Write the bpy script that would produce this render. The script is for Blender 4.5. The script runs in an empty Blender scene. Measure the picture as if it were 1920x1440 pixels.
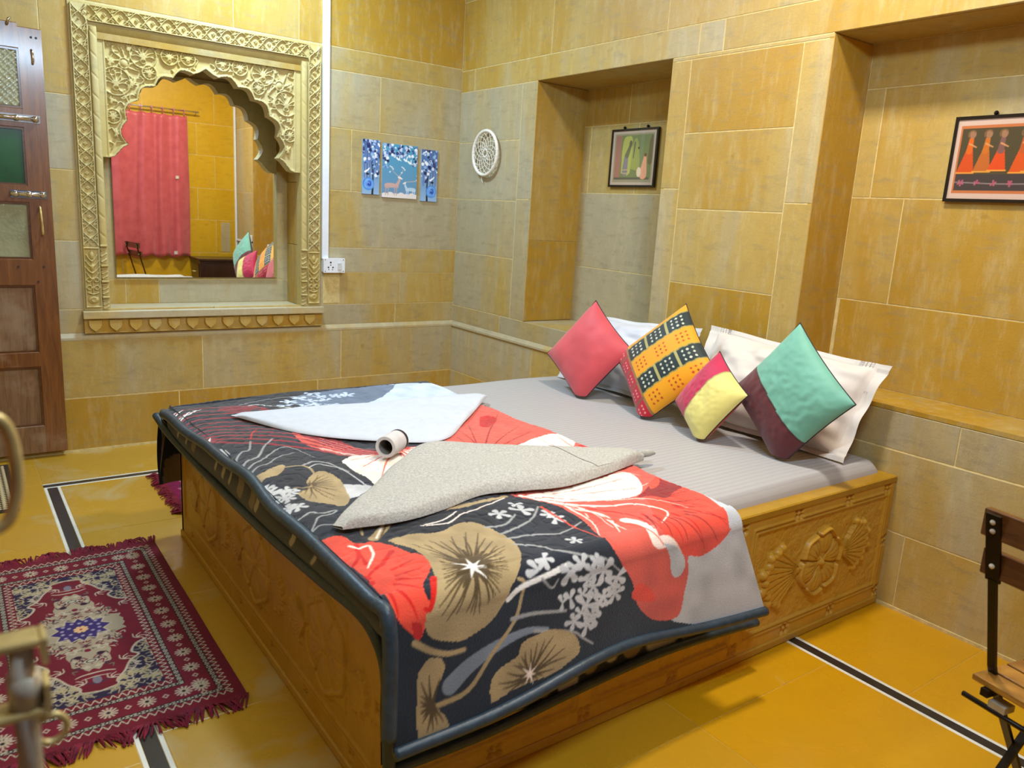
import bpy, math, random
import numpy as np
from mathutils import Vector, Matrix
random.seed(7); rs = np.random.RandomState(5)
C = bpy.context.scene.collection
SC = bpy.context.scene
# ------------------------------------------------------------------ camera
def set_camera():
    cd = bpy.data.cameras.new('camera'); cam = bpy.data.objects.new('camera', cd); C.objects.link(cam)
    yaw, pitch, roll, f = 0.635571, 0.214004, 0.060061, 1465.55
    F = Vector((math.sin(yaw)*math.cos(pitch), math.cos(yaw)*math.cos(pitch), -math.sin(pitch)))
    R = Vector((math.cos(yaw), -math.sin(yaw), 0)); U = R.cross(F)
    R2 = R*math.cos(roll)+U*math.sin(roll); U2 = -R*math.sin(roll)+U*math.cos(roll)
    cam.matrix_world = Matrix(((R2.x, U2.x, -F.x, -2.76047), (R2.y, U2.y, -F.y, -4.46546), (R2.z, U2.z, -F.z, 1.34418), (0, 0, 0, 1)))
    cd.sensor_fit = 'HORIZONTAL'; cd.sensor_width = 36; cd.lens = f/1920*36
    cd.clip_start = 0.05; cd.clip_end = 60
    cd.dof.use_dof = True; cd.dof.focus_distance = 3.0; cd.dof.aperture_fstop = 5.6
    SC.camera = cam
set_camera()
# ------------------------------------------------------------------ world, lights, exposure
w = bpy.data.worlds.new('night'); SC.world = w; w.use_nodes = True
w.node_tree.nodes['Background'].inputs[0].default_value = (.55, .6, .75, 1)
w.node_tree.nodes['Background'].inputs[1].default_value = .15
SC.view_settings.view_transform = 'Standard'; SC.view_settings.look = 'None'
SC.view_settings.gamma = 1; SC.view_settings.exposure = 0.15; SC.view_settings.use_curve_mapping = False
def area(name, loc, target, sx, sy, power, col):
    d = bpy.data.lights.new(name, 'AREA'); d.shape = 'RECTANGLE'; d.size = sx; d.size_y = sy; d.energy = power; d.color = col
    o = bpy.data.objects.new(name, d); C.objects.link(o); o.location = loc
    o.rotation_euler = (Vector(target)-Vector(loc)).to_track_quat('-Z', 'Y').to_euler(); return o
area('tube_lamp', (-1.95, -4.15, 2.47), (-1.0, -.6, 1.2), 1.1, .05, 50, (.58, .79, 1.0))
area('ceiling_lamp', (-.85, -2.95, 2.93), (-.85, -2.9, 0), .22, .22, 42, (1.0, .92, .80))
area('ceiling_lamp_back', (-1.45, -.62, 2.93), (-1.35, -.9, 0), .3, .3, 54, (.56, .78, 1.0))
# ------------------------------------------------------------------ helpers
def s2l(c):
    c = np.asarray(c, float)/255.
    return np.where(c <= .04045, c/12.92, ((c+.055)/1.055)**2.4)
def rgba(c): return tuple(float(v) for v in s2l(c))+(1.,)
def link(o, parent=None):
    C.objects.link(o)
    if parent is not None: o.parent = parent
    return o
def mesh(name, V, Fs, mat=None, parent=None, smooth=False):
    me = bpy.data.meshes.new(name)
    me.from_pydata([tuple(v) for v in V], [], [tuple(f) for f in Fs]); me.update()
    if mat: me.materials.append(mat)
    if smooth: me.shade_smooth()
    return link(bpy.data.objects.new(name, me), parent)
def gridmesh(name, P, mat=None, parent=None, col=None, mask=None, smooth=True, flip=False):
    nu, nv = P.shape[:2]
    idx = np.arange(nu*nv).reshape(nu, nv)
    q = np.stack([idx[:-1, :-1], idx[1:, :-1], idx[1:, 1:], idx[:-1, 1:]], -1).reshape(-1, 4)
    if flip: q = q[:, ::-1]
    V = P.reshape(-1, 3)
    if mask is not None:
        q = q[mask.reshape(-1)[q].all(1)]
        used = np.zeros(nu*nv, bool); used[q.ravel()] = True
        re = np.cumsum(used)-1; q = re[q]; V = V[used]
        if col is not None: col = col.reshape(-1, 3)[used]
    me = bpy.data.meshes.new(name)
    me.vertices.add(len(V)); me.vertices.foreach_set('co', V.astype(np.float32).ravel())
    me.loops.add(len(q)*4); me.loops.foreach_set('vertex_index', q.astype(np.int32).ravel())
    me.polygons.add(len(q)); me.polygons.foreach_set('loop_start', np.arange(0, len(q)*4, 4, dtype=np.int32))
    me.update(calc_edges=True)
    if col is not None:
        a = me.color_attributes.new('Col', 'FLOAT_COLOR', 'POINT')
        lin = s2l(np.clip(col.reshape(-1, 3), 0, 255)); a.data.foreach_set('color', np.c_[lin, np.ones(len(lin))].astype(np.float32).ravel())
    if mat: me.materials.append(mat)
    if smooth: me.shade_smooth()
    return link(bpy.data.objects.new(name, me), parent)
class MB:
    def __init__(s): s.V = []; s.F = []
    def add(s, V, F):
        n = len(s.V); s.V += [tuple(v) for v in V]; s.F += [tuple(i+n for i in f) for f in F]; return s
    def box(s, a, b, ch=0.0):
        x0, y0, z0 = [min(p, q) for p, q in zip(a, b)]; x1, y1, z1 = [max(p, q) for p, q in zip(a, b)]
        if ch <= 0:
            V = [(x0,y0,z0),(x1,y0,z0),(x1,y1,z0),(x0,y1,z0),(x0,y0,z1),(x1,y0,z1),(x1,y1,z1),(x0,y1,z1)]
            return s.add(V, [(0,3,2,1),(4,5,6,7),(0,1,5,4),(1,2,6,5),(2,3,7,6),(3,0,4,7)])
        c = min(ch, (x1-x0)/2.1, (y1-y0)/2.1, (z1-z0)/2.1)
        V = []
        for z, i in ((z0, c), (z0+c, 0), (z1-c, 0), (z1, c)):
            V += [(x0+i, y0+i, z), (x1-i, y0+i, z), (x1-i, y1-i, z), (x0+i, y1-i, z)]
        F = [(3,2,1,0), (12,13,14,15)]
        for r in range(3):
            for k in range(4):
                a_, b_ = r*4+k, r*4+(k+1) % 4; F.append((a_, b_, b_+4, a_+4))
        return s.add(V, F)
    def obox(s, c, ax, h, ch=0.0):       # oriented box: centre, three axes, half sizes
        m = MB().box((-h[0],-h[1],-h[2]), (h[0],h[1],h[2]), ch)
        A = [Vector(a) for a in ax]; c = Vector(c)
        return s.add([c+A[0]*v[0]+A[1]*v[1]+A[2]*v[2] for v in m.V], m.F)
    def bar(s, p, q, w, t, up=(0, 0, 1), ch=0.0):   # flat bar from p to q
        p, q = Vector(p), Vector(q); d = (q-p); L = d.length; d.normalize()
        sd = d.cross(Vector(up)).normalized(); u = sd.cross(d).normalized()
        return s.obox((p+q)/2, (d, sd, u), (L/2, w/2, t/2), ch)
    def tube(s, pts, r, n=8, cap=True, closed=False, sq=1.0):
        P = [Vector(p) for p in pts]; m = len(P); R = [r]*m if not hasattr(r, '__len__') else r
        rings = []; prev = None
        for i in range(m):
            t = (P[(i+1) % m]-P[i-1]) if (closed or 0 < i < m-1) else (P[1]-P[0] if i == 0 else P[-1]-P[-2])
            t.normalize()
            if prev is None:
                a = Vector((0, 0, 1)) if abs(t.z) < .9 else Vector((1, 0, 0)); nrm = t.cross(a).normalized()
            else: nrm = (prev-t*prev.dot(t)).normalized()
            prev = nrm; b = t.cross(nrm)
            rings.append([P[i]+nrm*math.cos(2*math.pi*k/n)*R[i]+b*math.sin(2*math.pi*k/n)*R[i]*sq for k in range(n)])
        V = [v for g in rings for v in g]; F = []
        for i in range(m if closed else m-1):
            for k in range(n):
                j = (i+1) % m; F.append((i*n+k, i*n+(k+1) % n, j*n+(k+1) % n, j*n+k))
        if cap and not closed: F += [tuple(range(n))[::-1], tuple((m-1)*n+k for k in range(n))]
        return s.add(V, F)
    def lathe(s, prof, c, axis=(0, 0, 1), n=24):   # prof: (radius, height) list
        ax = Vector(axis).normalized(); a = ax.orthogonal().normalized(); b = ax.cross(a); c = Vector(c)
        V = [c+ax*h+(a*math.cos(2*math.pi*k/n)+b*math.sin(2*math.pi*k/n))*r for r, h in prof for k in range(n)]
        F = [(i*n+k, i*n+(k+1) % n, (i+1)*n+(k+1) % n, (i+1)*n+k) for i in range(len(prof)-1) for k in range(n)]
        F += [tuple(range(n))[::-1], tuple((len(prof)-1)*n+k for k in range(n))]
        return s.add(V, F)
    def prism(s, poly, f0, f1):   # poly of 2d points, f0/f1 map (a,b)->3d
        n = len(poly); V = [f0(*p) for p in poly]+[f1(*p) for p in poly]
        return s.add(V, [tuple(range(n))[::-1], tuple(range(n, 2*n))]+[(k, (k+1) % n, (k+1) % n+n, k+n) for k in range(n)])
    def build(s, name, mat, parent=None, smooth=False): return mesh(name, s.V, s.F, mat, parent, smooth)
def thing(name, label, cat, loc=(0, 0, 0), group=None):
    o = bpy.data.objects.new(name, None); C.objects.link(o); o.location = loc; o['label'] = label; o['category'] = cat
    o.empty_display_size = .1
    if group: o['group'] = group
    return o
def tag(o, label, cat, group=None):
    o['label'] = label; o['category'] = cat
    if group: o['group'] = group
    return o
def keep(o, t):   # place child built in world coordinates under an empty at t.location
    o.parent = t; o.matrix_parent_inverse = Matrix.Translation(-Vector(t.location)); return o
def sub(o, p): o.parent = p; o.matrix_parent_inverse = Matrix(); return o
def struct(o): o['kind'] = 'structure'; return o
def smooth_angle(o, deg=35):
    o.data.shade_smooth()
    m = o.modifiers.new('edges', 'EDGE_SPLIT'); m.split_angle = math.radians(deg)
def catmull(pts, k=5):
    P = np.array(pts, float)
    if len(P) < 3: return P
    Q = np.vstack([2*P[0]-P[1], P, 2*P[-1]-P[-2]]); out = []
    for i in range(1, len(Q)-2):
        for t in np.arange(k)/k:
            out.append(.5*((2*Q[i])+(-Q[i-1]+Q[i+1])*t+(2*Q[i-1]-5*Q[i]+4*Q[i+1]-Q[i+2])*t*t+(-Q[i-1]+3*Q[i]-3*Q[i+1]+Q[i+2])*t**3))
    out.append(Q[-2]); return np.array(out)
# ------------------------------------------------------------------ canvas: a regular grid carrying colour and height
class Canvas:
    def __init__(s, x0, x1, y0, y1, d, base=(128, 128, 128)):
        s.nx = max(2, int(round((x1-x0)/d))+1); s.ny = max(2, int(round((y1-y0)/d))+1); s.d = d
        s.x = np.linspace(x0, x1, s.nx); s.y = np.linspace(y0, y1, s.ny)
        s.X, s.Y = np.meshgrid(s.x, s.y, indexing='ij')
        s.c = np.empty((s.nx, s.ny, 3)); s.c[:] = base; s.pw = 2; s.h = np.zeros((s.nx, s.ny))
    def win(s, pts, m):
        a = np.min(pts, 0)-m; b = np.max(pts, 0)+m
        i0, i1 = np.searchsorted(s.x, [a[0], b[0]]); j0, j1 = np.searchsorted(s.y, [a[1], b[1]])
        return (slice(i0, i1), slice(j0, j1)) if i1 > i0 and j1 > j0 else None
    def inside(s, pts):
        W = s.win(pts, s.d)
        if W is None: return None, None
        X, Y = s.X[W], s.Y[W]; ins = np.zeros(X.shape, bool); n = len(pts)
        for i in range(n):
            (xa, ya), (xb, yb) = pts[i], pts[(i+1) % n]
            if ya == yb: continue
            ins ^= ((ya > Y) != (yb > Y)) & (X < (xb-xa)*(Y-ya)/(yb-ya)+xa)
        return W, ins
    def put(s, W, a, col): s.c[W] = s.c[W]*(1-a[..., None])+np.array(col, float)*a[..., None]
    def poly(s, pts, col=None, h=None, sm=3):
        pts = catmull(list(pts)+[pts[0]], sm)[:-1] if sm > 1 else np.array(pts, float)
        W, ins = s.inside(pts)
        if W is None: return
        if col is not None: s.put(W, ins.astype(float), col)
        if h is not None: s.h[W] = np.where(ins, h, s.h[W])
    def seg(s, pts, w0, w1):
        """yields (window, distance/halfwidth) for each piece of a polyline"""
        L = np.r_[0, np.cumsum(np.linalg.norm(np.diff(pts, axis=0), axis=1))]; T = max(L[-1], 1e-9)
        for i in range(len(pts)-1):
            wa = w0+(w1-w0)*L[i]/T; wb = w0+(w1-w0)*L[i+1]/T
            W = s.win(pts[i:i+2], max(wa, wb)/2+s.d)
            if W is None: continue
            a, b = pts[i], pts[i+1]; dx, dy = b-a; q = max(dx*dx+dy*dy, 1e-12)
            t = np.clip(((s.X[W]-a[0])*dx+(s.Y[W]-a[1])*dy)/q, 0, 1)
            D = np.hypot(s.X[W]-a[0]-t*dx, s.Y[W]-a[1]-t*dy)
            yield W, D, (wa+(wb-wa)*t)/2
    def stroke(s, pts, w0, w1=None, col=None, h=None, sm=4, add=False):
        w1 = w0 if w1 is None else w1
        pts = catmull(pts, sm) if sm > 1 else np.array(pts, float)
        for W, D, hw in s.seg(pts, w0, w1):
            if col is not None: s.put(W, np.clip((hw-D)/s.d+.5, 0, 1), col)
            if h is not None:
                p = h*np.clip(1-(D/np.maximum(hw, 1e-6))**s.pw, 0, 1)**.5
                if h > 0: s.h[W] = np.maximum(s.h[W], p) if not add else np.where(p > 0, np.maximum(s.h[W], p), s.h[W])
                else: s.h[W] += np.minimum(p, 0)*(p < 0)*.5
    def disc(s, c, r, col=None, h=None, ry=None):
        ry = r if ry is None else ry; m = max(r, ry)
        W = s.win(np.array([c]), m+s.d)
        if W is None: return
        q = np.hypot((s.X[W]-c[0])/r, (s.Y[W]-c[1])/ry)
        if col is not None: s.put(W, np.clip((1-q)*m/s.d+.5, 0, 1), col)
        if h is not None: s.h[W] = np.maximum(s.h[W], h*np.sqrt(np.clip(1-q*q, 0, 1)))
    def ring(s, c, r, w, col=None, h=None, a0=0, a1=360, ry=None):
        ry = r if ry is None else ry
        t = np.radians(np.linspace(a0, a1, 25)); s.stroke(np.c_[c[0]+r*np.cos(t), c[1]+ry*np.sin(t)], w, w, col, h, sm=1)
    def rays(s, cen, outline, n, w, f0, f1, col=None, h=None, seed=0, a0=0, a1=360):
        R = np.random.RandomState(seed); O = np.array(outline, float); cx, cy = cen
        for k in range(n):
            an = math.radians(a0+(a1-a0)*(k+R.uniform(-.25, .25))/n); dx, dy = math.cos(an), math.sin(an); hits = []
            for i in range(len(O)):
                a, b = O[i], O[(i+1) % len(O)]; ex, ey = b-a; den = dx*ey-dy*ex
                if abs(den) < 1e-12: continue
                t = ((a[0]-cx)*ey-(a[1]-cy)*ex)/den; u = ((a[0]-cx)*dy-(a[1]-cy)*dx)/den
                if t > 0 and 0 <= u <= 1: hits.append(t)
            if not hits: continue
            T = max(hits)*R.uniform(.8, 1); o = R.uniform(-.06, .06)*T
            p = [(cx+dx*T*f+(-dy)*o*math.sin(math.pi*f), cy+dy*T*f+dx*o*math.sin(math.pi*f)) for f in (f0, (f0+f1)/2, f1)]
            s.stroke(p, w, w*.25, col, h, sm=3)
    def flower(s, c, r, col, seed=0, h=None, n=5):
        R = np.random.RandomState(seed); a0 = R.uniform(0, 6.28)
        for k in range(n):
            if R.rand() < .12: continue
            a = a0+k*2*math.pi/n; q = R.uniform(.75, 1.15)*r
            s.stroke([(c[0]+math.cos(a)*r*.15, c[1]+math.sin(a)*r*.15), (c[0]+math.cos(a)*q, c[1]+math.sin(a)*q)], r*.3, r*.75, col, h, sm=1)
def blur2(a, n=1):
    for _ in range(n):
        a = a.copy()
        a[1:-1] = (a[:-2]+2*a[1:-1]+a[2:])/4; a[:, 1:-1] = (a[:, :-2]+2*a[:, 1:-1]+a[:, 2:])/4
    return a
def fnoise(shape, k, seed):     # smooth value noise on a grid
    R = np.random.RandomState(seed); a = R.rand(max(3, shape[0]//k+3), max(3, shape[1]//k+3))
    x = np.linspace(0, a.shape[0]-2.001, shape[0]); y = np.linspace(0, a.shape[1]-2.001, shape[1])
    i = x.astype(int); j = y.astype(int); u = (x-i); v = (y-j); u = (u*u*(3-2*u))[:, None]; v = (v*v*(3-2*v))[None]
    A = a[i][:, j]; B = a[i+1][:, j]; D = a[i][:, j+1]; E = a[i+1][:, j+1]
    return (A*(1-u)+B*u)*(1-v)+(D*(1-u)+E*u)*v
# ------------------------------------------------------------------ materials
def mat(name):
    m = bpy.data.materials.new(name); m.use_nodes = True; nt = m.node_tree
    return m, nt, nt.nodes['Principled BSDF']
def N(nt, t, **k):
    n = nt.nodes.new(t)
    for a, b in k.items(): setattr(n, a, b)
    return n
def noise(nt, scale, detail=4, rough=.55, vec=None, dist=0.):
    n = N(nt, 'ShaderNodeTexNoise'); n.inputs['Scale'].default_value = scale; n.inputs['Detail'].default_value = detail
    n.inputs['Roughness'].default_value = rough; n.inputs['Distortion'].default_value = dist
    if vec is not None: nt.links.new(vec, n.inputs['Vector'])
    return n
def ramp(nt, src, stops):
    r = N(nt, 'ShaderNodeValToRGB'); e = r.color_ramp.elements
    while len(e) < len(stops): e.new(.5)
    for el, (p, c) in zip(e, stops): el.position = p; el.color = c if len(c) == 4 else rgba(c)
    nt.links.new(src, r.inputs['Fac']); return r.outputs['Color']
def mix(nt, fac, a, b, mode='MIX'):
    m = N(nt, 'ShaderNodeMix', data_type='RGBA', blend_type=mode)
    for i, v in ((0, fac), (6, a), (7, b)):
        if hasattr(v, 'is_linked'): nt.links.new(v, m.inputs[i])
        else: m.inputs[i].default_value = v
    return m.outputs[2]
def math_(nt, op, a, b=None, clamp=False):
    m = N(nt, 'ShaderNodeMath', operation=op, use_clamp=clamp)
    for i, v in ((0, a), (1, b)):
        if v is None: continue
        if hasattr(v, 'is_linked'): nt.links.new(v, m.inputs[i])
        else: m.inputs[i].default_value = v
    return m.outputs[0]
def bump(nt, b, h, strength=.3, dist=.01):
    n = N(nt, 'ShaderNodeBump'); n.inputs['Strength'].default_value = strength; n.inputs['Distance'].default_value = dist
    nt.links.new(h, n.inputs['Height']); nt.links.new(n.outputs[0], b.inputs['Normal']); return n
def pos(nt, scale=(1, 1, 1)):
    g = N(nt, 'ShaderNodeNewGeometry'); mp = N(nt, 'ShaderNodeMapping'); mp.inputs['Scale'].default_value = scale
    nt.links.new(g.outputs['Position'], mp.inputs['Vector']); return mp.outputs[0]
def simple(name, col, rough=.5, metal=0., spec=.5, nscale=0, namt=.1, bumpd=0., bscale=200, coat=0):
    m, nt, b = mat(name); b.inputs['Roughness'].default_value = rough; b.inputs['Metallic'].default_value = metal
    b.inputs['Specular IOR Level'].default_value = spec; b.inputs['Coat Weight'].default_value = coat
    c = np.array(col, float)
    n = noise(nt, nscale or 30, 4, .6, pos(nt))
    nt.links.new(ramp(nt, n.outputs[0], [(.3, tuple(np.clip(c*(1-namt), 0, 255))), (.7, tuple(np.clip(c*(1+namt), 0, 255)))]), b.inputs['Base Color'])
    if bumpd: bump(nt, b, noise(nt, bscale, 3, .6, pos(nt)).outputs[0], .5, bumpd)
    return m
def painted(name, rough=.8, bumpd=.002, bscale=400, sheen=0., spec=.3, namt=.12, coat=0):
    m, nt, b = mat(name); a = N(nt, 'ShaderNodeAttribute', attribute_name='Col')
    n = noise(nt, bscale, 3, .7, pos(nt))
    v = math_(nt, 'MULTIPLY_ADD', n.outputs[0], namt*2); v.node.inputs[2].default_value = 1-namt
    cc = N(nt, 'ShaderNodeVectorMath', operation='SCALE'); nt.links.new(a.outputs['Color'], cc.inputs[0]); nt.links.new(v, cc.inputs['Scale'])
    nt.links.new(cc.outputs[0], b.inputs['Base Color'])
    b.inputs['Roughness'].default_value = rough; b.inputs['Sheen Weight'].default_value = sheen; b.inputs['Specular IOR Level'].default_value = spec
    b.inputs['Coat Weight'].default_value = coat
    if bumpd: bump(nt, b, n.outputs[0], .6, bumpd)
    return m
def stone_mat(name, cool, warm, golden, rough=.48, bumpd=.0022, obj=True):
    """sandstone; the object's own colour sets how golden (R) and how bright (G) this block is"""
    m, nt, b = mat(name); P = pos(nt); oi = N(nt, 'ShaderNodeObjectInfo')
    off = N(nt, 'ShaderNodeVectorMath', operation='ADD'); nt.links.new(P, off.inputs[0])
    sc = N(nt, 'ShaderNodeVectorMath', operation='SCALE'); sc.inputs[0].default_value = (17, 31, 23); nt.links.new(oi.outputs['Random'], sc.inputs['Scale'])
    nt.links.new(sc.outputs[0], off.inputs[1]); Q = off.outputs[0]
    st = N(nt, 'ShaderNodeMapping'); st.inputs['Scale'].default_value = (1, 1, .22); nt.links.new(Q, st.inputs['Vector'])
    sh = N(nt, 'ShaderNodeMapping'); sh.inputs['Scale'].default_value = (.3, .3, 1); nt.links.new(Q, sh.inputs['Vector'])
    big = noise(nt, 2.3, 5, .6, st.outputs[0], .6); streak = noise(nt, 24, 5, .7, st.outputs[0]); hs = noise(nt, 30, 5, .7, sh.outputs[0]); fine = noise(nt, 170, 3, .7, Q)
    spot = noise(nt, 13, 4, .6, Q, .3)
    sep = N(nt, 'ShaderNodeSeparateColor'); nt.links.new(oi.outputs['Color'], sep.inputs[0])
    f = math_(nt, 'ADD', math_(nt, 'MULTIPLY', math_(nt, 'SUBTRACT', big.outputs[0], .5), 2.3), sep.outputs[0], True)
    c = ramp(nt, f, [(0, cool), (.45, tuple(.45*np.array(cool)+.55*np.array(golden)+np.array((6, 6, 4)))), (1, golden)])
    c = mix(nt, math_(nt, 'MULTIPLY', math_(nt, 'SUBTRACT', streak.outputs[0], .5), 1.5, True), c, rgba(warm))
    c = mix(nt, math_(nt, 'MULTIPLY', math_(nt, 'SUBTRACT', hs.outputs[0], .52), 2.2, True), c, rgba(np.array(cool)*.78))
    c = mix(nt, math_(nt, 'MULTIPLY', math_(nt, 'SUBTRACT', spot.outputs[0], .66), 5, True), c, rgba(np.array(golden)*.8))
    v = math_(nt, 'ADD', math_(nt, 'MULTIPLY', fine.outputs[0], .28), math_(nt, 'ADD', sep.outputs[1], math_(nt, 'MULTIPLY', spot.outputs[0], .22)))
    v = math_(nt, 'ADD', v, -.25)
    k = N(nt, 'ShaderNodeVectorMath', operation='SCALE'); nt.links.new(c, k.inputs[0]); nt.links.new(v, k.inputs['Scale'])
    nt.links.new(k.outputs[0], b.inputs['Base Color'])
    nt.links.new(math_(nt, 'ADD', math_(nt, 'MULTIPLY', spot.outputs[0], .25), rough-.1), b.inputs['Roughness'])
    hh = math_(nt, 'ADD', math_(nt, 'MULTIPLY', streak.outputs[0], .5), math_(nt, 'ADD', math_(nt, 'MULTIPLY', hs.outputs[0], .5), math_(nt, 'MULTIPLY', fine.outputs[0], .35)))
    bump(nt, b, hh, .6, bumpd); return m
M = {}
M['stone'] = stone_mat('sandstone', (174, 163, 132), (204, 192, 150), (178, 138, 40))
M['carved'] = stone_mat('carved_sandstone', (192, 178, 130), (208, 196, 148), (184, 158, 80), .6, .0012)
M['bedstone'] = stone_mat('bed_sandstone', (186, 144, 52), (200, 158, 70), (178, 132, 16), .38, .0008)
M['mortar'] = simple('lime_mortar', (208, 188, 130), .8, nscale=40, namt=.08, bumpd=.002)
M['plaster'] = simple('ceiling_plaster', (214, 190, 130), .8, nscale=3, namt=.06)
def floor_mat():
    m, nt, b = mat('polished_yellow_limestone'); P = pos(nt); oi = N(nt, 'ShaderNodeObjectInfo')
    off = N(nt, 'ShaderNodeVectorMath', operation='ADD'); nt.links.new(P, off.inputs[0])
    sc = N(nt, 'ShaderNodeVectorMath', operation='SCALE'); sc.inputs[0].default_value = (13, 29, 7); nt.links.new(oi.outputs['Random'], sc.inputs['Scale']); nt.links.new(sc.outputs[0], off.inputs[1])
    Q = off.outputs[0]; sep = N(nt, 'ShaderNodeSeparateColor'); nt.links.new(oi.outputs['Color'], sep.inputs[0])
    a = noise(nt, 3.0, 6, .6, Q, 1.2); c1 = noise(nt, 1.6, 6, .62, Q, 2.2); fine = noise(nt, 60, 4, .6, Q)
    c = mix(nt, math_(nt, 'MULTIPLY', a.outputs[0], 1.1, True), rgba((216, 158, 2)), rgba((198, 144, 8)))
    c = mix(nt, math_(nt, 'MULTIPLY', sep.outputs[0], .62), c, rgba((172, 142, 62)))
    thr = math_(nt, 'SUBTRACT', c1.outputs[0], math_(nt, 'SUBTRACT', .68, math_(nt, 'MULTIPLY', sep.outputs[0], .16)))
    c = mix(nt, math_(nt, 'MULTIPLY', thr, 4, True), c, rgba((188, 172, 126)))
    c = mix(nt, math_(nt, 'MULTIPLY', fine.outputs[0], .12), c, rgba((120, 90, 20)))
    nt.links.new(c, b.inputs['Base Color'])
    nt.links.new(math_(nt, 'ADD', math_(nt, 'MULTIPLY', c1.outputs[0], .25), .14), b.inputs['Roughness'])
    bump(nt, b, a.outputs[0], .15, .004); return m
M['floor'] = floor_mat()
M['grout'] = simple('floor_grout', (196, 156, 60), .5)
M['black_stone'] = simple('black_marble', (42, 38, 36), .25, nscale=12, namt=.25)
M['white_stone'] = simple('white_marble', (222, 222, 210), .25, nscale=8, namt=.05)
def mirror_mat():
    m, nt, b = mat('mirror_glass'); b.inputs['Metallic'].default_value = 1; b.inputs['Roughness'].default_value = .006
    b.inputs['Base Color'].default_value = (.93, .94, .92, 1); return m
M['mirror'] = mirror_mat()
def wood(name, dark, light, rough=.4, grain=(14, 14, 1.2), worn=0, coat=0, patch=(150, 128, 104)):
    m, nt, b = mat(name); P = pos(nt, grain); n = noise(nt, 3.5, 6, .65, P, 1.0); n2 = noise(nt, 5, 5, .6, pos(nt))
    c = ramp(nt, n.outputs[0], [(.3, dark), (.7, light)])
    if worn: c = mix(nt, math_(nt, 'MULTIPLY', math_(nt, 'SUBTRACT', n2.outputs[0], .6-worn*.1), 3.5, True), c, rgba(patch))
    nt.links.new(c, b.inputs['Base Color']); b.inputs['Roughness'].default_value = rough; b.inputs['Coat Weight'].default_value = coat
    b.inputs['Coat Roughness'].default_value = .15
    bump(nt, b, n.outputs[0], .25, .002); return m
M['doorwood'] = wood('varnished_door_wood', (92, 54, 26), (134, 84, 40), .32, worn=.15, coat=.5)
M['doorworn'] = wood('worn_door_wood', (96, 66, 42), (140, 104, 70), .5, worn=1.0)
M['chairwood'] = wood('brown_slat_wood', (120, 78, 26), (190, 138, 58), .35, grain=(3, 3, 20), coat=.4)
M['chairback'] = wood('dark_slat_wood', (70, 40, 16), (110, 66, 26), .3, grain=(3, 3, 20), coat=.4)
M['chest'] = wood('dark_chest_wood', (34, 20, 14), (62, 34, 24), .3, coat=.3)
M['iron'] = simple('black_iron', (34, 28, 22), .35, .6, nscale=30, namt=.2)
M['chrome'] = simple('chrome', (215, 215, 220), .12, 1., nscale=30, namt=.04)
M['brass'] = simple('aged_brass', (206, 184, 120), .34, .35, nscale=25, namt=.15)
M['steel'] = simple('dull_steel_rod', (192, 184, 164), .4, .2, nscale=25, namt=.15)
M['white_plastic'] = simple('white_plastic', (232, 236, 244), .3, nscale=20, namt=.02)
M['black_frame'] = simple('black_picture_frame', (26, 20, 18), .25, nscale=20, namt=.1)
M['glossprint'] = painted('framed_print', .25, 0, 300, 0, .5, .05, coat=.4)
M['print'] = painted('wall_print', .45, 0, 300, 0, .4, .05)
M['blanket'] = painted('plush_blanket', .95, .0028, 260, .35, .1, .16)
M['rug'] = painted('woven_rug', .95, .0016, 700, .05, .1, .2)
M['cush'] = painted('cushion_satin', .55, .0006, 600, .25, .4, .05)
M['binding'] = simple('slate_satin_binding', (46, 62, 74), .42, nscale=40, namt=.15, bumpd=.002, bscale=90)
M['piping'] = simple('dark_piping', (40, 26, 34), .6)
M['fringe'] = simple('maroon_fringe', (112, 20, 42), .9, nscale=60, namt=.3)
M['pillow'] = simple('white_cotton', (206, 200, 192), .8, nscale=9, namt=.03, bumpd=.002, bscale=30)
M['towel_white'] = simple('white_towelling', (200, 205, 213), .95, nscale=30, namt=.02, bumpd=.0012, bscale=60)
M['towel_grey'] = simple('off_white_towelling', (184, 181, 172), .95, nscale=160, namt=.12, bumpd=.006, bscale=380)
M['paper'] = simple('white_paper', (206, 200, 198), .8, nscale=40, namt=.03)
M['dark'] = simple('dark_core', (40, 36, 36), .7)
M['cord'] = simple('white_cord', (228, 222, 208), .8, nscale=90, namt=.08, bumpd=.001)
M['green_glass'] = simple('painted_green_glass', (10, 70, 6), .28, nscale=10, namt=.15, coat=.4)
M['frost'] = simple('frosted_glass', (146, 146, 112), .22, nscale=8, namt=.08, bumpd=.004, bscale=60, coat=.6)
def sheet_mat():
    m, nt, b = mat('striped_sheet'); g = N(nt, 'ShaderNodeNewGeometry'); s = N(nt, 'ShaderNodeSeparateXYZ'); nt.links.new(g.outputs['Position'], s.inputs[0])
    wv = math_(nt, 'SINE', math_(nt, 'MULTIPLY', s.outputs[1], 2*math.pi/.024))
    st = math_(nt, 'GREATER_THAN', wv, 0.)
    nt.links.new(mix(nt, st, rgba((176, 174, 173)), rgba((167, 164, 163))), b.inputs['Base Color'])
    nt.links.new(math_(nt, 'ADD', math_(nt, 'MULTIPLY', st, .25), .5), b.inputs['Roughness'])
    bump(nt, b, math_(nt, 'ADD', math_(nt, 'MULTIPLY', st, .1), noise(nt, 9, 3, .5, pos(nt)).outputs[0]), .4, .006); return m
M['sheet'] = sheet_mat()
def curtain_mat():
    m, nt, b = mat('pink_curtain_satin'); nt.links.new(ramp(nt, noise(nt, 14, 3, .5, pos(nt)).outputs[0], [(.3, (184, 74, 82)), (.7, (200, 90, 96))]), b.inputs['Base Color'])
    b.inputs['Roughness'].default_value = .45; b.inputs['Sheen Weight'].default_value = .4; return m
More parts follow.
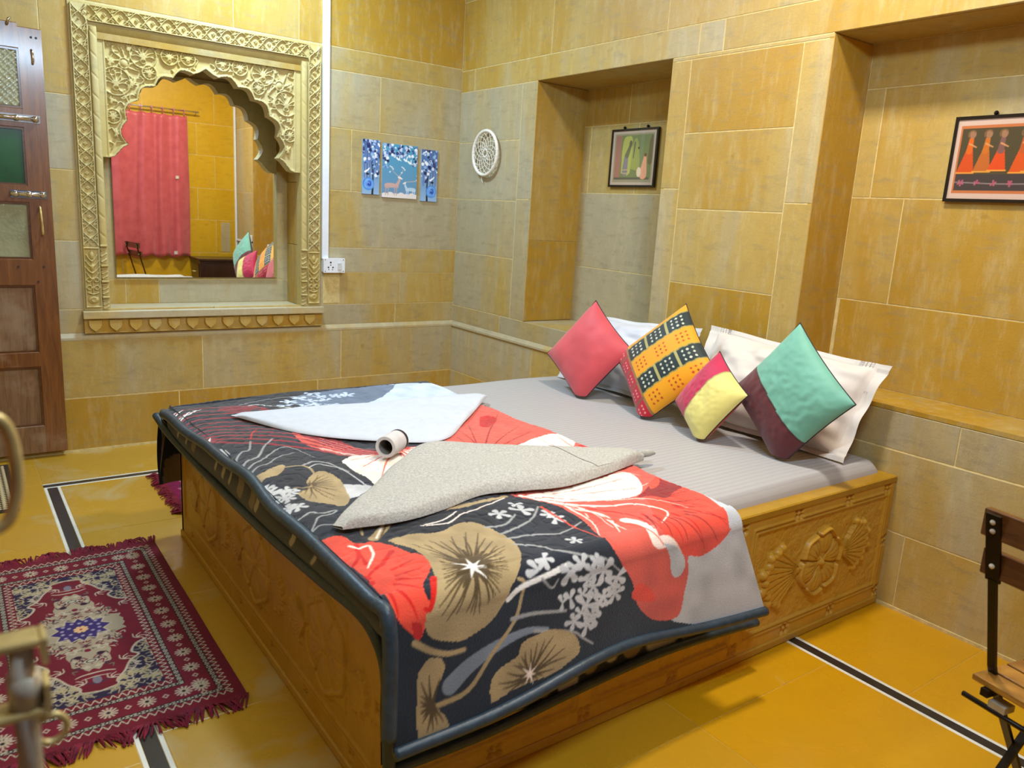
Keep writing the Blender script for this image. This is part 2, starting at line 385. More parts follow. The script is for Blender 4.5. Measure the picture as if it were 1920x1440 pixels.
M['curtain'] = curtain_mat()
# ------------------------------------------------------------------ the room
CEIL = 3.0; XL = -3.05; YF = -4.26; ND1 = .365; ND2 = .265; MY = .235
def stone_block(parent, O, U, Nn, u0, u1, z0, z1, gold=.3, lum=1., proud=.0, depth=.02, g=.0018, m=None, name='stone_block'):
    """one dressed block on a vertical face: O origin, U run, Nn outward normal; chamfered front edge"""
    O, U, Nn = Vector(O), Vector(U), Vector(Nn); c = .0018
    if u0 > u1: u0, u1 = u1, u0
    u0 += g; u1 -= g; z0 += g; z1 -= g
    if u1-u0 < .01 or z1-z0 < .01: return
    mid = O+U*(u0+u1)/2+Vector((0, 0, (z0+z1)/2)); hu, hz = (u1-u0)/2, (z1-z0)/2
    V = []; 
    for n_, i in ((-depth, 0), (proud-c, 0), (proud, c)):
        V += [U*a*(hu-i)+Vector((0, 0, b*(hz-i)))+Nn*n_ for a, b in ((-1, -1), (1, -1), (1, 1), (-1, 1))]
    F = [(8, 9, 10, 11), (3, 2, 1, 0)]+[(r*4+k, r*4+(k+1) % 4, (r+1)*4+(k+1) % 4, (r+1)*4+k) for r in (0, 1) for k in range(4)]
    if U.cross(Vector((0, 0, 1))).dot(Nn) < 0: F = [f[::-1] for f in F]
    o = mesh(name, V, F, m or M['stone'], parent); o.location = mid
    o.color = (max(0, min(1, gold+random.uniform(-.08, .08))), max(0, min(1.3, lum*.97+random.uniform(-.035, .035))), 0, 1); return o
def courses(parent, O, U, Nn, rows, gold=.3, **k):
    for r in rows:
        z0, z1, us = r[:3]; gs = r[3] if len(r) > 3 else None
        for i in range(len(us)-1):
            stone_block(parent, O, U, Nn, us[i], us[i+1], z0, z1, (gs[i] if gs else gold), **k)
# floor
fl = struct(MB().box((XL-.1, YF-.6, -.08), (.05, .05, -.0012)).build('floor', M['grout']))
def tile(x0, x1, y0, y1, pale=.3, m=None, name='floor_slab', g=.0012):
    o = MB().box((-(x1-x0)/2+g, -(y1-y0)/2+g, -.012), ((x1-x0)/2-g, (y1-y0)/2-g, 0), .001).build(name, m or M['floor'], fl)
    o.location = ((x0+x1)/2, (y0+y1)/2, 0); o.color = (pale, 1, 0, 1)
LX0, LX1 = -2.462, -2.396; RX0, RX1 = -.562, -.500; BY0, BY1 = -.53, -.468; FY0, FY1 = -4.0, -3.938
for x0, x1 in zip((XL, -2.75), (-2.75, LX0)):
    for y0, y1 in zip((-4.9, -4.2, -3.4, -2.65, -1.9, -1.2, -.47), (-4.2, -3.4, -2.65, -1.9, -1.2, -.47, 0)): tile(x0, x1, y0, y1, .75)
xs = (LX0, -1.85, -1.2, RX1)
for i in range(3): tile(xs[i], xs[i+1], BY1, 0, .95-.2*i); tile(xs[i], xs[i+1], -4.9, FY0, .4)
ys = (-4.9, -4.3, -3.5, -2.75, -2.0, -1.25, -.5, 0)
for i in range(7): tile(RX1, 0, ys[i], ys[i+1], .1)
xs = (LX1, -1.78, -1.17, RX0); ys = (FY1, -3.27, -2.56, -1.85, -1.14, BY0)
for i in range(3):
    for j in range(5): tile(xs[i], xs[i+1], ys[j], ys[j+1], (.85, .45, .22)[i] if j > 1 else (.75, .38, .12)[i])
def inlay(x0, x1, y0, y1, vert):
    w_ = .0125
    if vert:
        tile(x0, x0+w_, y0, y1, 0, M['white_stone'], 'inlay_strip', .0003); tile(x0+w_, x1-w_, y0, y1, 0, M['black_stone'], 'inlay_strip', .0003); tile(x1-w_, x1, y0, y1, 0, M['white_stone'], 'inlay_strip', .0003)
    else:
        tile(x0, x1, y0, y0+w_, 0, M['white_stone'], 'inlay_strip', .0003); tile(x0, x1, y0+w_, y1-w_, 0, M['black_stone'], 'inlay_strip', .0003); tile(x0, x1, y1-w_, y1, 0, M['white_stone'], 'inlay_strip', .0003)
inlay(LX0, LX1, FY0, BY0, True); inlay(RX0, RX1, FY0, BY0, True)
inlay(LX0, RX1, BY0, BY1, False); inlay(LX1, RX0, FY0, FY1, False)
# ceiling
ce = struct(MB().box((XL-.1, YF-.6, CEIL), (.5, .5, CEIL+.1)).build('ceiling', M['plaster']))
# back wall (y = 0) with the mirror niche
NXL, NXR, NZ0, NZ1 = -2.068, -1.045, .737, 2.05
m = MB()
bk = .0015
m.box((XL-.1, bk, -.02), (NXL-.06, .45, CEIL)); m.box((NXR+.06, bk, -.02), (.45, .45, CEIL))
m.box((NXL-.06, bk, -.02), (NXR+.06, .45, NZ0-.02)); m.box((NXL-.06, bk, NZ1+.02), (NXR+.06, .45, CEIL))
m.box((NXL-.06, MY+.0135, NZ0-.02), (NXR+.06, .45, NZ1+.02))
m.box((XL, -.0105, -.01), (0, .01, .587))
wb = struct(m.build('wall_back', M['mortar']))
O, U, Nn = (0, 0, 0), (1, 0, 0), (0, -1, 0)
FXL, FXR = -2.19, -.934
courses(wb, O, U, Nn, [(-.012, .288, [XL, -2.6, -1.75, -.95, 0], [.9, .95, .8, .45])], g=.003, proud=.012)
courses(wb, O, U, Nn, [(.288, .588, [XL, -2.45, -1.62, -.80, 0], [.6, .55, .4, .45])], g=.0025, proud=.012)
courses(wb, O, U, Nn, [(.62, .745, [XL, -2.31, FXL], [.4, .25]), (.62, .745, [FXR, -.43, 0], [.25, .3]),
    (.745, 1.086, [XL, -2.31, FXL], [.3, .3]), (1.086, 1.427, [XL, -2.31, FXL], [.3, .3]), (1.427, 1.776, [XL, -2.31, FXL], [.3, .4]), (1.776, 2.20, [XL, -2.31, FXL], [.5, .7]),
    (1.086, 1.42, [FXR, 0], [.15]), (1.42, 1.772, [FXR, -.745, 0], [.1, .3]), (1.772, 2.088, [FXR, -.565, 0], [-.1, .35]), (2.088, 2.212, [FXR, 0], [.5]),
    (2.212, 2.62, [XL, -2.25, -1.42, -1.065, 0], [.8, .95, .9, .8]), (2.62, CEIL, [XL, -1.9, -.9, 0], [.8, .8, .8])])
# block round the small rubbed recess under the socket
courses(wb, O, U, Nn, [(.745, .938, [FXR, -.915], [.2]), (.745, .938, [-.81, -.4, 0], [.3, .35]), (.938, 1.086, [FXR, -.4, 0], [.25, .35])], g=.0006)
stone_block(wb, O, U, Nn, -.915, -.81, .757, .938, .95, proud=-.012); stone_block(wb, O, U, Nn, -.915, -.81, .745, .757, .5, g=.0006)
# below the mirror niche
courses(wb, O, U, Nn, [(.62, .745, [FXL, -1.55, FXR], [.8, .75])])
def ledge(parent, P, U_, Nn_, L, z0=.588, z1=.622, p=.013, name='sloping_ledge'):
    P, U_, Nn_ = Vector(P), Vector(U_), Vector(Nn_)
    V = [P+U_*a+Nn_*b+Vector((0, 0, z)) for a in (0, L) for b, z in ((-.01, z0), (p, z0), (p, z0+.012), (.001, z1), (-.01, z1))]
    mesh(name, V, [(0, 1, 2, 3, 4), (9, 8, 7, 6, 5)]+[(k, k+5, (k+1) % 5+5, (k+1) % 5) for k in range(5)], M['stone'], parent).color = (-.1, 1.1, 0, 1)
ledge(wb, (XL, 0, 0), U, Nn, -XL)
# niche reveals and lower back
def reveal(parent, a, b, z0, z1, n, gold, name='reveal_stone'):   # vertical slab from point a to b
    a, b = Vector((*a, 0)), Vector((*b, 0)); U_ = (b-a); L = U_.length; U_.normalize()
    stone_block(parent, a, U_, n, 0, L, z0, z1, gold, g=.0012, name=name)
for z0, z1, g in ((NZ0, 1.09, .55), (1.09, 1.45, .5), (1.45, NZ1, .5)):
    reveal(wb, (NXR, -.0), (NXR, MY*.5), z0, z1, (-1, 0, 0), g-.3); reveal(wb, (NXR, MY*.5), (NXR, MY+.02), z0, z1, (-1, 0, 0), g+.35)
    reveal(wb, (NXL, -.0), (NXL, MY+.02), z0, z1, (1, 0, 0), g)
for u0, u1, z0, z1, g in ((NXL, -1.95, NZ0, .87, .7), (-1.95, -1.78, NZ0, .87, .8), (-1.78, NXR, NZ0, .87, -.1), (NXL, NXR, .87, 1.5, .4), (NXL, NXR, 1.5, NZ1, .4)):
    stone_block(wb, (0, MY+.012, 0), U, Nn, u0, u1, z0, z1, g, g=.0012, name='niche_stone')
o = MB().box((NXL-.02, .0, NZ1), (NXR+.02, MY+.03, NZ1+.03)).build('niche_soffit', M['stone'], wb); o.color = (.6, .9, 0, 1)
# right wall (x = 0) with two niches
N1A, N1B, N2A, N2B = -.796, -1.80, -2.612, -3.68; LZ = 2.072; S1 = .728; S2 = .745
m = MB(); rx = .0015
for y0, y1 in ((0, N1A+.004), (N1B-.004, N2A+.004), (N2B-.004, YF-.1)): m.box((rx, y0, S1), (.5, y1, LZ+.022))
m.box((rx, .0, -.02), (.5, N1A+.01, S1)); m.box((rx, N1A+.01, -.02), (.5, N1B-.01, S1-.018)); m.box((rx, N1B-.01, -.02), (.5, N2A+.01, S1)); m.box((rx, N2A+.01, -.02), (.5, N2B-.01, S2-.018)); m.box((rx, N2B-.01, -.02), (.5, YF-.1, S1)); m.box((rx, 0, LZ+.022), (.5, YF-.1, CEIL));
m.box((ND1+.0015, N1A+.01, S1-.02), (.5, N1B-.01, LZ+.02)); m.box((ND2+.0015, N2A+.01, S2-.03), (.5, N2B-.01, LZ+.02))
m.box((-.0025, 0, -.01), (.01, YF, .587))
wr = struct(m.build('wall_right', M['mortar']))
O, U, Nn = (0, 0, 0), (0, 1, 0), (-1, 0, 0)
Q1 = -.655
courses(wr, O, U, Nn, [(-.012, .288, [0, -1.0, -2.1, -3.18, YF], [.4, .4, .4, .45]), (.288, .588, [0, -.9, -1.9, -2.75, YF], [.1, .3, .6, .5])], g=.0018, proud=.004, lum=1.09)
courses(wr, O, U, Nn, [(.62, .728, [0, -.55, N1B], [.05, .05]), (.62, .728, [N1B, N2A], [.7]), (.588, .728, [N2A, -3.3, YF], [.35, .4]),
    (.728, 1.082, [0, Q1], [-.1]), (1.082, 1.418, [0, Q1], [-.2]), (1.418, 1.765, [0, Q1], [-.1]), (1.765, 2.072, [0, Q1], [.15])])
courses(wr, O, U, Nn, [(.728, 1.43, [Q1, N1A], [-.35]), (1.43, 2.072, [Q1, N1A], [-.3]),
    (.728, 1.08, [-1.915, -2.484], [.8]), (1.08, 1.412, [-1.915, -2.484], [.5]), (1.412, 1.742, [-1.915, -2.484], [.6]), (1.742, 2.055, [-1.915, -2.484], [.95]),
    (.728, 1.5, [N1B, -1.915], [.5]), (1.5, 2.055, [N1B, -1.915], [.5]), (.728, 1.45, [-2.484, N2A], [.55]), (1.45, 2.055, [-2.484, N2A], [.5]), (2.055, 2.072, [N1B, N2A], [.4]),
    (.745, 1.4, [N2B, YF], [.4]), (1.4, 2.072, [N2B, YF], [.4]),
    (2.072, 2.2, [0, -.15, -1.95, -2.085, -3.9, YF], [.5, .45, .45, .6, .7, .7]), (2.2, 2.6, [0, -.90, -1.75, -3.1, YF], [.8, .6, .6, .75]), (2.6, CEIL, [0, -1.3, -2.6, YF], [.7, .7, .7])])
ledge(wr, (0, 0, 0), (0, -1, 0), Nn, 1.45)
for (ya, sgn, D, z0) in ((N1A, -1, ND1, S1), (N1B, 1, ND1, S1), (N2A, -1, ND2, S2), (N2B, 1, ND2, S2)):
    for za, zb, g in ((z0, 1.2, .8), (1.2, LZ, .8)) if D == ND1 else ((z0, LZ, .95),):
        reveal(wr, (0, ya), (D+.01, ya), za, zb, (0, sgn, 0), g)
for (a, b, D, z0) in ((N1A, N1B, ND1, S1), (N2A, N2B, ND2, S2)):
    o = MB().box((.0205 if D == ND1 else .0, b+.002, z0-.016), (D+.01, a-.002, z0)).build('window_sill' if 0 else 'niche_sill', M['stone'], wr); o.color = ((.1, .95, 0, 1) if D == ND1 else (.98, .95, 0, 1))
    o = MB().box((.0205, b+.002, LZ), (D+.01, a-.002, LZ+.02)).build('niche_soffit', M['stone'], wr); o.color = (.8, .9, 0, 1)
O = (ND1, 0, 0)
courses(wr, O, U, Nn, [(S1, 1.06, [N1A, N1B], [-.1]), (1.06, 1.49, [N1A, N1B], [-.05]), (1.49, 1.865, [N1A, -.86, -1.25, N1B], [.35, .5, .5]), (1.865, LZ, [N1A, -1.165, N1B], [.85, .85])], g=.0018, name='niche_stone')
O = (ND2, 0, 0)
courses(wr, O, U, Nn, [(S2, 1.082, [N2A, -2.625, N2B], [.9, .8]), (1.082, 1.49, [N2A, -2.83, -3.35, N2B], [.9, .85, .85]), (1.49, 1.905, [N2A, -2.69, -3.3, N2B], [.6, .5, .5]), (1.905, LZ, [N2A, N2B], [.6])], g=.0018, name='niche_stone')
# left wall and the wall with the opening behind the camera
wl = struct(MB().box((XL-.2, .1, -.02), (XL-.0015, YF-.6, CEIL)).build('wall_left', M['mortar']))
zz = (-.012, .35, .72, 1.08, 1.42, 1.77, 2.1, 2.55, CEIL)
for i in range(8):
    of = .45 if i % 2 else 0
    courses(wl, (XL, 0, 0), (0, 1, 0), (1, 0, 0), [(zz[i], zz[i+1], [0, -.5-of, -1.5-of, -2.5-of, -3.4-of/2, YF])], gold=.6)
OX0, OX1, OZ = -2.84, -1.72, 2.02
m = MB().box((XL-.1, YF-.55, -.02), (OX0, YF-.0015, CEIL)).box((OX1, YF-.55, -.02), (.5, YF-.0015, CEIL)).box((OX0, YF-.55, OZ), (OX1, YF-.0015, CEIL))
wf = struct(m.build('wall_front', M['mortar']))
yel = stone_mat('lacquered_sandstone', (198, 164, 46), (204, 168, 50), (202, 158, 8), .4)
for i in range(8):
    z0, z1 = zz[i], zz[i+1]
    us = [OX1, -1.2, -.42, 0] if i % 2 else [OX1, -.95, -.23, 0]
    if z0 >= OZ-.3: z0 = max(z0, OZ) if i == 6 or i == 5 else z0
    for a, b in zip(us[:-1], us[1:]): stone_block(wf, (0, YF, 0), (1, 0, 0), (0, 1, 0), a, b, zz[i], zz[i+1], .9, m=yel)
    if zz[i+1] > OZ: stone_block(wf, (0, YF, 0), (1, 0, 0), (0, 1, 0), OX0, OX1, max(zz[i], OZ), zz[i+1], .9, m=yel)
    stone_block(wf, (0, YF, 0), (1, 0, 0), (0, 1, 0), XL, OX0, zz[i], zz[i+1], .7, m=yel)
stone_block(wf, (0, YF, 0), (1, 0, 0), (0, 1, 0), -.18, -.075, .73, 1.06, .1, proud=.002, name='stone_block')
# grout lines at the foot of the walls
for nm, a, b in (('baseboard_back', (XL, -.016, 0), (0, -.012, .012)), ('baseboard_right', (-.010, YF, 0), (-.004, 0, .012))):
    struct(MB().box(a, b).build(nm, M['mortar']))
# ------------------------------------------------------------------ carved frame round the mirror niche
fr = thing('carved_frame', 'carved sandstone arch frame with lattice border and scalloped arch around the mirror niche', 'carved frame', (-1.5625, -.01, NZ0))
FX = -1.5625
def part(o): return keep(o, fr)
def frame_box(name, a, b, ch=.002):
    o = part(MB().box(a, b, ch).build(name, M['carved'])); o.color = (.4, 1., 0, 1); return o
def hf(name, cv, mp, mt, mask=None, col=(.4, 1., 0, 1), pr=part, flip=False):
    P = mp(cv.X, cv.Y, cv.h); o = gridmesh(name, P, mt, None, None, mask, True, flip); o.color = col; return pr(o) if pr else o
def lattice(c, x0, x1, y0, y1, vertical=True, T=.070):
    """interlaced ribs with small four-ball flowers in a band"""
    L, Wd = (y1-y0, x1-x0) if vertical else (x1-x0, y1-y0); n = max(1, round(L/T)); T = L/n
    def pt(l, w_): return (x0+(w_+1)/2*Wd, y0+l) if vertical else (x0+l, y0+(w_+1)/2*Wd)
    for k in range(n):
        a = k*T
        for s_ in (-1, 1):
            t = np.linspace(0, 1, 9)
            c.stroke([pt(a+T*q, s_*.98*math.cos(math.pi*q)) for q in t], .0052, .0052, h=.008, sm=1)
            c.stroke([pt(a+T*(.5+.25*math.cos(2*math.pi*q)), s_*(1-.62*abs(math.sin(math.pi*q*1.0)))) for q in t], .0045, .0045, h=.0075, sm=1)
        for b_, w_ in ((0, 0), (.5, .72), (.5, -.72)):
            for e, f in ((.06, 0), (-.06, 0), (0, .22), (0, -.22)):
                p = pt(a+T*(b_+e*1.1), w_+f*.85)
                if x0 < p[0] < x1 and y0 < p[1] < y1: c.disc(p, .0048, h=.007)
        for s_ in (-1, 1): c.disc(pt(a+T*.5, s_*.25), .0045, h=.006)
def rope(name, a, b, r=.017):
    a, b = Vector(a), Vector(b); L = (b-a).length; d = (b-a)/L; n = int(L/.003); k = 14; e = Vector((0, -1, 0)); f = d.cross(e)
    t = np.linspace(0, L, n); th = np.linspace(-math.pi/2, math.pi/2, k)
    P = np.empty((n, k, 3))
    for j, q in enumerate(th):
        ph = (t/.095+q/6) % 1.; rr = r-.006*np.exp(-((ph-.5)/.05)**2)
        P[:, j] = np.array(a)+t[:, None]*np.array(d)+(rr*math.cos(q)*.55)[:, None]*np.array(e)+(np.full(n, r*math.sin(q)))[:, None]*np.array(f)
    o = gridmesh(name, P, M['carved'], None, None, None, True); o.color = (.45, 1, 0, 1); part(o)
for s_ in (-1, 1):
    xo, xi = FX+s_*.627, FX+s_*.508
    frame_box('jamb_slab', (min(xo, xi), -.006, NZ0), (max(xo, xi), .06, 2.206))
    a, b = sorted((FX+s_*.618, FX+s_*.548))
    c = Canvas(a, b, 1.062, 2.195, .0022); c.pw = 4; lattice(c, a+.004, b-.004, 1.066, 2.118)
    e = .006; c.stroke([(a+.002, 1.06), (a+.002, 2.2)], .006, .006, h=.008, sm=1); c.stroke([(b-.002, 1.06), (b-.002, 2.12)], .006, .006, h=.008, sm=1)
    lattice(c, a+.004, b-.004, 2.12, 2.193, T=.07)
    hf('lattice_band', c, lambda X, Z_, h: np.stack([X, -.0065-h*1.75, Z_], -1), M['carved'], flip=False)
    # flowering-plant panel at the foot
    c = Canvas(a, b, .752, 1.058, .0025); c.pw = 4; xm = (a+b)/2
    for q in (a+.002, b-.002): c.stroke([(q, .75), (q, 1.06)], .006, .006, h=.008, sm=1)
    for z in (.757, 1.053): c.stroke([(a, z), (b, z)], .009, .009, h=.008, sm=1)
    c.disc((xm, .795), .026, h=.009, ry=.024); c.ring((xm, .795), .011, .005, h=.011); c.stroke([(a+.012, .829), (xm, .822), (b-.012, .829)], .007, .007, h=.009)
    c.stroke([(xm, .83), (xm, 1.04)], .006, .004, h=.008)
    for z, r in ((.855, .014), (.893, .014)):
        for q in (-1, 1): c.ring((xm+q*.017, z), r*.75, .006, h=.008)
    for z, L_ in ((.915, .026), (.945, .03), (.975, .028), (1.005, .024)):
        for q in (-1, 1): c.stroke([(xm, z-.018), (xm+q*L_*.6, z-.004), (xm+q*L_, z+.014)], .009, .005, h=.0085)
    c.disc((xm, 1.018), .012, h=.009, ry=.022); c.disc((xm, .958), .010, h=.0095, ry=.02)
    hf('plant_panel', c, lambda X, Z_, h: np.stack([X, -.0065-h*1.75, Z_], -1), M['carved'])
    rope('rope_moulding', (FX+s_*.526, -.010, 1.07), (FX+s_*.526, -.010, 2.10), .017)
    for z0, z1 in ((.742, .80), (.815, .88), (.895, .96), (.975, 1.06)):
        p = []
        xq = FX+s_*.526
        frame_box('colonnette_ring', (xq-.017, -.024, z1), (xq+.017, -.008, z1+.011), .003)
        c = Canvas(xq-.014, xq+.014, z0, z1, .0025)
        for k in range(3): c.stroke([(xq-.012, z0+(k+.3)*(z1-z0)/3), (xq+.010, z0+(k+.8)*(z1-z0)/3)], .009, .006, h=.008, sm=1)
        hf('colonnette_carving', c, lambda X, Z_, h: np.stack([X, -.0085-h*1.2, Z_], -1), M['carved'])
frame_box('lintel_slab', (FX-.508, -.006, 2.108), (FX+.508, .06, 2.206))
c = Canvas(FX-.545, FX+.545, 2.122, 2.195, .0022); c.pw = 4; lattice(c, FX-.545, FX+.545, 2.126, 2.191, False, .072)
for z in (2.124, 2.193): c.stroke([(FX-.545, z), (FX+.545, z)], .006, .006, h=.008, sm=1)
hf('lattice_band', c, lambda X, Z_, h: np.stack([X, -.0065-h*1.75, Z_], -1), M['carved'])
# hollow cornice between lintel and arch panel
n = 12; P = np.empty((2, n, 3))
for j in range(n):
    q = j/(n-1); P[:, j, 1] = -.016+.040*q; P[:, j, 2] = 2.108-.044*math.sin(q*math.pi/2); P[0, j, 0] = FX-.508; P[1, j, 0] = FX+.508
o = gridmesh('hollow_cornice', P, M['carved'], flip=True); o.color = (.7, .9, 0, 1); part(o)
# scalloped arch panel
half = [(0, 1.986), (.03, 1.966), (.061, 1.951)]
cusps = [(.061, 1.951), (.163, 1.917), (.25, 1.866), (.331, 1.79), (.386, 1.688), (.384, 1.572)]
for (xa, za), (xb, zb) in zip(cusps[:-1], cusps[1:]):
    mx, mz = (xa+xb)/2, (za+zb)/2; dx, dz = xb-xa, zb-za; L = math.hypot(dx, dz); nx, nz = -dz/L, dx/L
    if nx*mx+nz*(mz-1.45) < 0: nx, nz = -nx, -nz
    for k in range(1, 9):
        q = k/8; b_ = math.sin(math.pi*min(1, q*1.0))*L*.27; half.append((xa+dx*q+nx*b_, za+dz*q+nz*b_))
half += [(.412, 1.555), (.432, 1.53), (.452, 1.508), (.475, 1.50), (.486, 1.50)]
arch = [(FX-x, z) for x, z in half[::-1]]+[(FX+x, z) for x, z in half[1:]]
PX0, PX1, PZ1 = FX-.510, FX+.510, 2.075
arch = [(PX0, 1.5)]+arch+[(PX1, 1.5)]
n = len(arch); V = [(x, y, z) for y in (.006, .085) for x, z in arch]
o = part(mesh('arch_edge', V, [(k, n+k, n+k+1, k+1) for k in range(n-1)], M['carved'])); o.color = (.45, 1, 0, 1)
c = Canvas(PX0, PX1, 1.499, 2.074, .003); c.pw = 4
poly = np.array([(PX0, 2.09)]+arch+[(PX1, 2.09)])
W_, ins = c.inside(poly); opening = np.zeros(c.X.shape, bool); opening[W_] = False
ap = np.array(arch+[(PX1, 1.3), (PX0, 1.3)]); W_, i2 = c.inside(ap); opening[W_] = i2
for s_ in (-1, 1):
    for x, z, r in ((-.301, 2.008, .062), (-.43, 1.868, .066), (-.177, 2.02, .04), (-.087, 2.026, .036), (-.455, 1.955, .028), (-.37, 2.035, .026), (-.275, 1.93, .034), (-.45, 1.70, .034), (-.455, 1.775, .024), (-.44, 1.62, .03), (-.36, 1.865, .03)):
        q = (FX+s_*x, z)
        if r > .03: c.ring(q, r, .008, h=.009)
        for k in range(7 if r > .03 else 5):
            an = math.radians(90+s_*(k-3)*34); c.stroke([(q[0]-math.cos(an)*r*.15, q[1]-r*.35), (q[0]+math.cos(an)*r*.45, q[1]+math.sin(an)*r*.35), (q[0]+math.cos(an)*r*.85, q[1]+math.sin(an)*r*.75)], .011, .005, h=.0085)
        c.ring((q[0], q[1]-r*.45), r*.2, .006, h=.009)
    q = (FX+s_*-.39, 1.957); c.disc(q, .022, h=.011); c.ring(q, .024, .006, h=.01)
    for k in range(9): an = k*40*math.pi/180; c.stroke([(q[0]+math.cos(an)*.028, q[1]+math.sin(an)*.028), (q[0]+math.cos(an+.3)*.075, q[1]+math.sin(an+.3)*.075)], .013, .004, h=.0075)
    for k in range(85):
        x = rs.uniform(.03, .475); z = rs.uniform(1.52, 2.05); a = rs.uniform(0, 6.28); l = .034
        c.stroke([(FX+s_*x, z), (FX+s_*(x+math.cos(a)*l*.6), z+math.sin(a)*l*.6), (FX+s_*(x+math.cos(a+.9)*l*1.1), z+math.sin(a+.9)*l*1.1)], .009, .004, h=.0065)
c.stroke([(FX-.478, 1.5), (FX-.478, 2.056), (FX+.478, 2.056), (FX+.478, 1.5)], .012, .012, h=.011, sm=1)
for s_ in (-1, 1): W_ = (np.abs(c.X-FX-s_*.497) < .014); c.h[W_] = .009
c.h[c.Y > 2.062] = .009
c.stroke(arch[1:-1], .026, .026, h=.0105, sm=1)
hf('scroll_carving', c, lambda X, Z_, h: np.stack([X, .0245-h*1.7, Z_], -1), M['carved'], mask=~opening, col=(.5, 1., 0, 1))
hf('arch_panel_back', c, lambda X, Z_, h: np.stack([X, .085+0*h, Z_], -1), M['carved'], mask=~opening, col=(.5, 1., 0, 1), flip=True)
# sill with frieze of pointed leaves
so = thing('stone_sill', 'pale stone sill with pointed leaf frieze under the mirror niche', 'sill', (FX, -.02, .70))
o = keep(MB().box((FX-.637, -.045, .698), (FX+.637, MY+.012, NZ0), .003).build('sill_slab', M['stone']), so); o.color = (-.3, 1.15, 0, 1)
o = keep(MB().box((FX-.633, -.024, .623), (FX+.633, .01, .698), .002).build('frieze_slab', M['stone']), so); o.color = (.75, 1., 0, 1)
for z in (.624, .695):
    o = keep(MB().box((FX-.633, -.028, z-.002), (FX+.633, -.02, z+.004), .001).build('frieze_fillet', M['stone']), so); o.color = (.7, .9, 0, 1)
ml = None
for k in range(13):
    if ml is None:
        ml = MB().prism([(-.034, .03), (-.034, .005), (-.026, -.012), (0, -.034), (.026, -.012), (.034, .005), (.034, .03)], lambda a, b: (a, .0, b), lambda a, b: (a*.86, -.014, b*.86)).build('leaf_motif', M['stone']).data
        bpy.data.objects.remove([o for o in C.objects if o.data == ml][0])
    o = link(bpy.data.objects.new('leaf_motif', ml)); o.location = (FX-.633+.0487+k*.0946, -.024, .662); keep(o, so); o.color = (.7, 1.05, 0, 1)
# mirror
o = MB().box((-1.995, MY-.006, .884), (-1.115, MY, 1.96), 0).build('wall_mirror', M['mirror'])
tag(o, 'large frameless mirror glass standing inside the carved stone niche, reflecting a pink curtain', 'mirror')
o.location = (0, 0, 0)
# ------------------------------------------------------------------ bed
BX, BYN, BYF, BT = -2.055, -3.115, -1.335, .50
bed = thing('platform_bed', 'honey coloured carved stone platform bed built against the right wall', 'bed', (-1.03, -2.22, 0))
def bp(o, col=(.5, 1, 0, 1)): o.color = col; return keep(o, bed)
m = MB().box((BX+.014, BYN+.014, 0), (-.006, BYF-.01, .10)).box((BX+.014, BYN+.014, .1), (-.006, BYN+.07, .47)).box((BX+.014, BYF-.07, .1), (-.006, BYF-.01, .47)).box((BX+.014, BYN+.07, .1), (BX+.07, BYF-.07, .47)).box((BX+.07, BYN+.07, .38), (-.006, BYF-.07, .40))
bp(m.build('bed_base', M['bedstone']))
for a, b in (((BX-.004, BYN-.004, .474), (-.006, BYN+.075, BT)), ((BX-.004, BYF-.075, .474), (-.006, BYF+.004, BT)), ((BX-.004, BYN+.075, .474), (BX+.075, BYF-.075, BT))):
    bp(MB().box(a, b, .004).build('rim_slab', M['bedstone']), (.7, .86, 0, 1))
for a, b in (((BX-.006, BYN-.006, 0), (-.013, BYN+.02, .028)), ((BX-.006, BYN+.02, 0), (BX+.02, BYF+.006, .028)), ((BX+.02, BYF-.02, 0), (-.013, BYF+.006, .028))):
    bp(MB().box(a, b, .004).build('plinth', M['bedstone']), (.2, .95, 0, 1))
def quatre(c, x, y, r=.0125):
    for k in range(4):
        a = math.pi/4+k*math.pi/2; c.disc((x+math.cos(a)*r*1.25, y+math.sin(a)*r*1.25), r*.95, h=-0.0) if 0 else None
        W = c.win(np.array([(x+math.cos(a)*r*1.3, y+math.sin(a)*r*1.3)]), r)
        q = np.hypot(c.X[W]-x-math.cos(a)*r*1.3, c.Y[W]-y-math.sin(a)*r*1.3)/r; c.h[W] -= .013*np.clip(1.2-q*1.2, 0, 1)
def fan(c, x, y, dx, dy, L, seed=0):     # leaf with scalloped edge and veins, stem end at x,y
    a0 = math.atan2(dy, dx); pts = []
    for k in range(-5, 6):
        a = a0+k*.155; r = L*(.98-.012*k*k)*(1.05 if k % 2 else .95)*(1.06 if abs(k) > 3 else 1); pts.append((x+math.cos(a)*r, y+math.sin(a)*r))
    out = [(x, y)]+pts
    W, ins = c.inside(np.array(out)); c.h[W] = np.where(ins, np.maximum(c.h[W], .009), c.h[W])
    for k in range(-4, 5): a = a0+k*.16; c.h[:] = c.h; vein(c, (x+math.cos(a)*L*.1, y+math.sin(a)*L*.1), (x+math.cos(a)*L*.92, y+math.sin(a)*L*.92))
    for p in pts: c.disc(p, L*.085, h=.012)
def vein(c, p, q, w=.006, d=.004):
    for W, D, hw in c.seg(np.array([p, q]), w, w): c.h[W] -= d*np.clip(1-D/hw, 0, 1)
